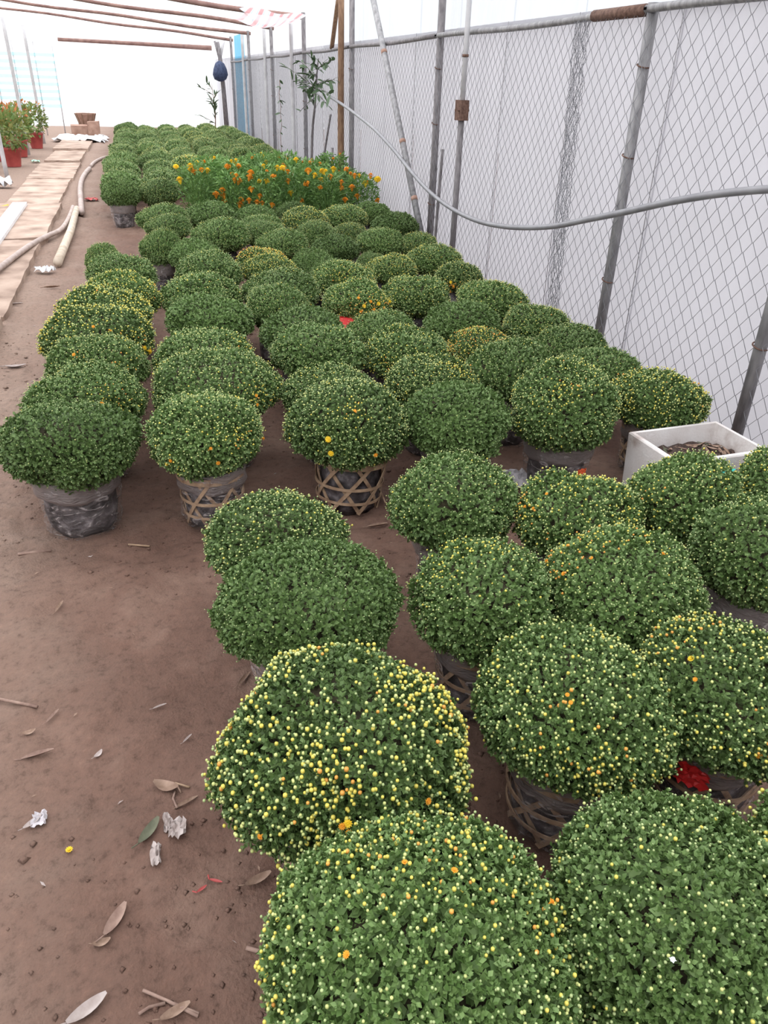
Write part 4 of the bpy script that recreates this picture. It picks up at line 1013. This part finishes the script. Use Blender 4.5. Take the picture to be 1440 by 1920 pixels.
# ------------------------------------------------------------------ things beside the path
a, c = G(-45, 497, .06), G(38, 384, .06)
bd = MB(); L = np.linalg.norm(c - a); rz = math.atan2(c[1] - a[1], c[0] - a[0])
bd.box((0, 0, 0), (L, .17, .035), rz); thing('white_board', bd, M['white'], 'white board lying along the slab path', 'board', loc=((a[0] + c[0]) / 2, (a[1] + c[1]) / 2, .075))
a, c = G(108, 492, .04), G(144, 391, .04)
thing('peeled_log', MB().tube([a, (a + c) / 2 + [.02, 0, .0], c], [.042, .040, .036], 10), M['log'], 'straight peeled log lying between path and soil', 'log', True)
a = [G(px, py, .03) for px, py in ((153, 398), (151.5, 374), (150.5, 355), (153, 338), (160, 325), (168, 316))]
thing('pale_pipe', MB().tube(smooth_pts(a), .038, 9), M['hosebrown'], 'pale plastic pipe running on from the peeled log', 'pipe', True)
a = [G(px, py, .02) for px, py in ((170, 312), (176, 305), (188, 298), (203, 294), (219, 293))]
thing('curved_hose', MB().tube(smooth_pts(a), .03, 8), M['hosebrown'], 'curved muddy hose bending toward the far chrysanthemums', 'hose', True)
hz_ = .078
a = [G(px, py, hz_ if i < 5 else .045 if i < 6 else .03) for i, (px, py) in enumerate(((-60, 540), (-20, 515), (0, 502), (30, 479), (60, 458), (88, 443), (112, 432), (124, 418), (132, 402), (137, 388)))]
thing('muddy_hose', MB().tube(smooth_pts(a), .026, 9), M['hosebrown'], 'muddy brown hose crossing the slab path', 'hose', True)
p = G(85, 509); thing('white_scrap', crumple(.16, .11, .05, 11), M['white'], 'small white scrap by the end of the peeled log', 'scrap', loc=(p[0], p[1], 0))
p = G(150, 262); thing('white_tarp', crumple(1.25, 2.0, .10, 12, 13), M['white'], 'crumpled white plastic sheeting across the far end of the path', 'sheet', loc=(p[0] + .05, p[1], .0))
p = G(172, 375); thing('red_scrap', crumple(.18, .16, .03, 13), M['redpot'], 'small red scrap on soil near the pale pipe', 'scrap', loc=(p[0], p[1], 0))
p = G(67, 304); thing('green_scrap', crumple(.16, .2, .04, 14), M['green'], 'pale green scrap beside the red pots', 'scrap', loc=(p[0], p[1], 0))
p = G(5, 352); thing('white_bag', crumple(.3, .3, .16, 15), M['white'], 'small white bag by the leaning pale post', 'bag', loc=(p[0], p[1], 0))
mb = MB()
for k in range(7): mb.tube([(-.2 + .03 * k, -.15 + .02 * k, .02 + .01 * (k % 3)), (.05, .02 * k, .05), (.22, .05 - .03 * k, .015)], .008, 5)
p = G(6, 394); tag(mb.build('yellow_straps', M['yellowstraw'], None, True, (p[0], p[1], 0)), 'loose yellow straps beside the white board', 'straps', kind='stuff')
# stack of clay pots and blocks at the far end
p = G(165, 254); thing('clay_block', MB().box((0, 0, .13), (.42, .4, .26), .1, .015), M['clay'], 'low brown block at the far end under the flared basket', 'block', loc=(p[0] - .2, p[1], 0))
thing('clay_box', MB().box((0, 0, .18), (.30, .3, .36), -.05, .015), M['clay'], 'upright brown box at the far end of the path', 'box', loc=(p[0] + .19, p[1] - .1, 0))
fbk = empty('flared_basket', (p[0] - .02, p[1] + .56, 0)); tag(fbk, 'flared brown basket standing behind the clay block at the far end', 'basket')
MB().lathe([(.15, 0), (.20, .3), (.27, .50), (.29, .53), (.24, .52)], 18, .02, False).build('body', M['clay'], fbk, True)
for k in range(10):
    t = k * .628; MB().tube([(.155 * math.cos(t), .155 * math.sin(t), .01), (.21 * math.cos(t), .21 * math.sin(t), .31), (.285 * math.cos(t), .285 * math.sin(t), .53)], .012, 5).build('stave', M['wood'], fbk, True)
# potted plants in red pots and thin posts
POT = MB().lathe([(.12, 0), (.165, .28), (.18, .285), (.18, .32), (.16, .32), (.15, .28), (.02, .27)], 18, 0, False).mesh('pot', M['redpot'], True)
def bush_mesh(seed, mat, n, R, H, z0, L):
    rg = np.random.default_rng(seed); D = unit(rg.normal(0, 1, (n, 3))); B = D * [R, R, H / 2] * (rg.uniform(.35, 1, (n, 1)) ** .5) + [0, 0, z0 + H / 2]
    d, s, fn = frames(D + rg.normal(0, .6, (n, 3)) + [0, 0, .3], np.array([0, 0, 1.]) + rg.normal(0, .5, (n, 3)))
    l = L * rg.uniform(.6, 1.2, n); V, F = place(LEAF4, LEAF4F, B, d, s, fn, l, l * .8); return mesh_np('foliage', V, [F], mat)
PB = [bush_mesh(60 + k, M['potleaf'], 420, .30, .62, .26, .11) for k in range(3)]; PT = [bush_mesh(70 + k, M['redtop'], 26, .27, .22, .72, .09) for k in range(2)]
for k, (px, py) in enumerate(((27, 310), (70, 276), (40, 292), (-8, 300), (16, 281), (44, 268), (-30, 322))):
    q = G(px, py + 2)
    lb = ('green bushy plant in a red pot beside the pale green scrap', 'reddish-topped plant in a large red pot closest to the white sheeting')[k] if k < 2 else 'bushy green and reddish plant in a red pot among others beside the slab path'
    r = tag(empty('potted_bush', (q[0], q[1], 0)), lb, 'plant', 'red pots beside the path')
    ob('pot', POT, r)
    f = ob('foliage', PB[k % 3], r, kind='stuff'); f.rotation_euler[2] = k
    f = ob('flower_tops', PT[k % 2], r, kind='stuff'); f.rotation_euler[2] = 2 * k
for px, py, tx, lab in ((14, 335, 0, 'pale metal post beside the white bag'), (54, 290, 0, 'pale metal post among the red pots'), (83, 268, 0, 'pale metal post behind the large red pot')):
    q = G(px, py); pole('path_post', (q[0], q[1], -.02), (q[0] - .03, q[1], 2.45), .035, M['pale_pole'], lab, 'post')

# ------------------------------------------------------------------ litter on the soil
def on_floor(o, px, py, dz=.004):
    q = G(px, py); z = float(ground_z(q[0], q[1])); q = G(px, py, z); o.location = (q[0], q[1], z + dz); return o
LIT = [  # pixel, kind, material, size, turn, label
 (281, 1562, 0, 'drygreen', 1.05, .95, 'curled dark green fallen leaf beside the white tissue scraps'),
 (312, 1478, 2, 'deadleaf', 1.15, 2.6, 'curled brown leaf with a long dry stem'),
 (350, 1508, 1, 'deadleaf', .7, .4, 'narrow brown leaf just past the white tissue scraps'),
 (485, 1652, 0, 'deadleaf', .85, .3, 'brown curled leaf at the foot of the big yellow-budded dome'),
 (218, 1728, 0, 'twig', 1.05, 1.0, 'flat greyish brown leaf pressed into the bare soil'),
 (165, 1896, 0, 'paleleaf', 1.1, .5, 'large bleached leaf on the soil, with whitish film'),
 (330, 1900, 0, 'deadleaf', .8, .3, 'brown leaf beside the dark rooty twig'),
 (458, 1276, 1, 'deadleaf', .75, .9, 'tan leaf poking out under the budless bright green dome'),
 (192, 1770, 2, 'deadleaf', .6, .1, 'small tan leaf close to the pressed greyish leaf'),
 (62, 1545, 0, 'paleleaf', .65, .7, 'small pale leaf on the dark cracked soil'),
 (55, 1376, 2, 'deadleaf', .6, .2, 'small curled tan leaf near the long twig'),
 (100, 1345, 1, 'twig', .6, 1.0, 'narrow reddish leaf near the long twig'),
 (112, 1140, 1, 'deadleaf', .7, 1.25, 'upright-lying tan leaf fragment on open soil'),
 (320, 1565, 2, 'paleleaf', .0, 0, ''),
 (886, 978, 0, 'deadleaf', .0, 0, ''),
 (708, 988, 1, 'deadleaf', 1.0, .1, 'dark brown leaf on soil beside the bamboo-lattice basket'),
 (120, 1432, 2, 'deadleaf', .0, 0, ''),
 (185, 1417, 2, 'paleleaf', .5, .9, 'tiny pinkish pale leaf on open soil'),
 (72, 1418, 1, 'twig', .9, .2, 'dark sliver of leaf in a soil crack'),
 (300, 1327, 1, 'paleleaf', .45, .3, 'thin white curled sliver on open soil'),
 (352, 1387, 1, 'paleleaf', .4, .8, 'small white sliver beside a pinkish one'),
 (30, 690, 0, 'paleleaf', 1.6, .1, 'pale plastic-like leaf on soil beside the path-side row'),
 (30, 572, 1, 'paleleaf', 1.2, .2, 'whitish leaf close to the slab edge'),
 (98, 540, 1, 'deadleaf', 1.4, .2, 'tan leaf near the small white scrap')]
for px, py, kd, mt, s, rz, lab in LIT:
    if s == 0: continue
    o = link(bpy.data.objects.new('fallen_leaf', leaf_obj(kd, mt))); on_floor(o, px, py); o.rotation_euler = (0, 0, rz); o.scale = (s, s, s); tag(o, lab, 'leaf', 'fallen leaves on the soil')
for k, (px, py, lab) in enumerate(((405, 1654, 'pinkish red petal slightly larger than its neighbour on bare soil'), (379, 1669, 'thin pinkish red petal on bare soil'))):
    mb = curled_leaf(.032 if k == 0 else .026, .009, .05, .5); o = mb.build('petal', M['redpot']); on_floor(o, px, py); o.rotation_euler[2] = -.5 if k == 0 else .5; tag(o, lab, 'petal', 'fallen petals')
def twig(name, pa, pb, r, lab, mid=None, z=.006, cat='twig', mat='twig', branch=False):
    P = [G(*pa), G(*pb)] if mid is None else [G(*pa), G(*mid), G(*pb)]
    P = [np.array([q[0], q[1], float(ground_z(q[0], q[1])) + z]) for q in P]
    b0 = P[0].copy(); b0[2] = 0; mb = MB(); mb.tube([q - b0 for q in P], r, 6)
    if branch: mb.tube([P[1] - b0, P[1] - b0 + (P[2] - P[1]) * .5 + [.03, -.02, .005]], r * .7, 5)
    return tag(mb.build(name, M[mat], None, True, b0), lab, cat)
twig('twig', (-25, 1299), (70, 1326), .0048, 'long straight pinkish twig on bare soil')
twig('twig', (33, 1036), (94, 1026), .0055, 'short straight twig before the plastic-wrapped basket')
twig('twig', (462, 1776), (505, 1788), .005, 'short tan twig touching the yellow-banded huge dome')
twig('twig', (268, 1855), (372, 1908), .0035, 'dark forked rooty twig on the soil', (315, 1876), branch=True)
twig('twig', (260, 1902), (310, 1880), .0035, 'dark curved root lying against the forked twig', (280, 1888))
twig('twig', (328, 1478), (332, 1515), .003, 'thin dry stem beside the curled brown leaf', (324, 1495))
twig('twig', (328, 1466), (355, 1473), .003, 'tiny pale stalk above the curled brown leaf', mat='bamboo')
twig('twig', (240, 1016), (280, 1020), .004, 'dry grass stalk between two basket plants', mat='bamboo')
twig('dry_stalk', (700, 905), (722, 955), .004, 'bent pale green stalk hanging beside the bamboo-lattice basket', (712, 930), .03, 'stalk', 'bamboo')
for px, py, w, d, sd, lab in ((333, 1556, .040, .055, 21, 'larger white tissue scrap beside the curled green leaf'), (314, 1545, .018, .05, 22, 'narrow white tissue strip beside the curled green leaf'), (293, 1606, .024, .06, 23, 'lowest white tissue scrap below the curled green leaf'), (75, 1540, .035, .045, 24, 'grey film scrap pressed into dark soil')):
    o = crumple(w, d, .014, sd, 7).build('tissue_scrap', M['paleleaf'] if sd < 24 else M['scrap']); on_floor(o, px, py, 0); tag(o, lab, 'scrap')
o = link(bpy.data.objects.new('fallen_bud', FL_Y)); on_floor(o, 131, 1598, .008); o.scale = (.8, .8, .8); tag(o, 'single yellow bud fallen on bare soil', 'flower')
p = next(q for q in PL if q[0] == 'F15'); h_, d_ = hit((p[1], p[2], p[3], p[4], ZB + .7 * p[4]), 1257, 1812)
thing('petal_scrap', crumple(.009, .008, .004, 31, 4), M['white'], 'tiny white scrap resting on the large dull green dome', 'scrap', loc=(h_[0] + p[1], h_[1] + p[2], h_[2] + .012))

# specks of chaff, petals and husk strewn over the soil: uncountable
n_ = 260; px_, py_ = RNG.uniform(-1.5, 1.2, n_), .6 + RNG.power(.8, n_) * 6.0
tt = RNG.uniform(0, 6.28, n_); dd = np.stack([np.cos(tt), np.sin(tt), RNG.uniform(-.1, .25, n_)], 1)
dd, ss, ff = frames(dd, np.array([0, 0, 1.]) + RNG.normal(0, .3, (n_, 3))); l_ = RNG.uniform(.008, .030, n_)
V, F = place(LEAF4, LEAF4F, np.stack([px_, py_, ground_z(px_, py_) + .004], 1), dd, ss, ff, l_, l_ * RNG.uniform(.18, .55, n_))
hf = n_ // 2 * 4
o = bpy.data.objects.new('chaff', mesh_np('chaff', V, [F], [M['paleleaf'], M['deadleaf']], False, None, np.r_[np.zeros(hf), np.ones(len(F) - hf)]))
tag(link(o), 'tiny pale and brown bits of chaff strewn over the soil', 'chaff', kind='stuff')
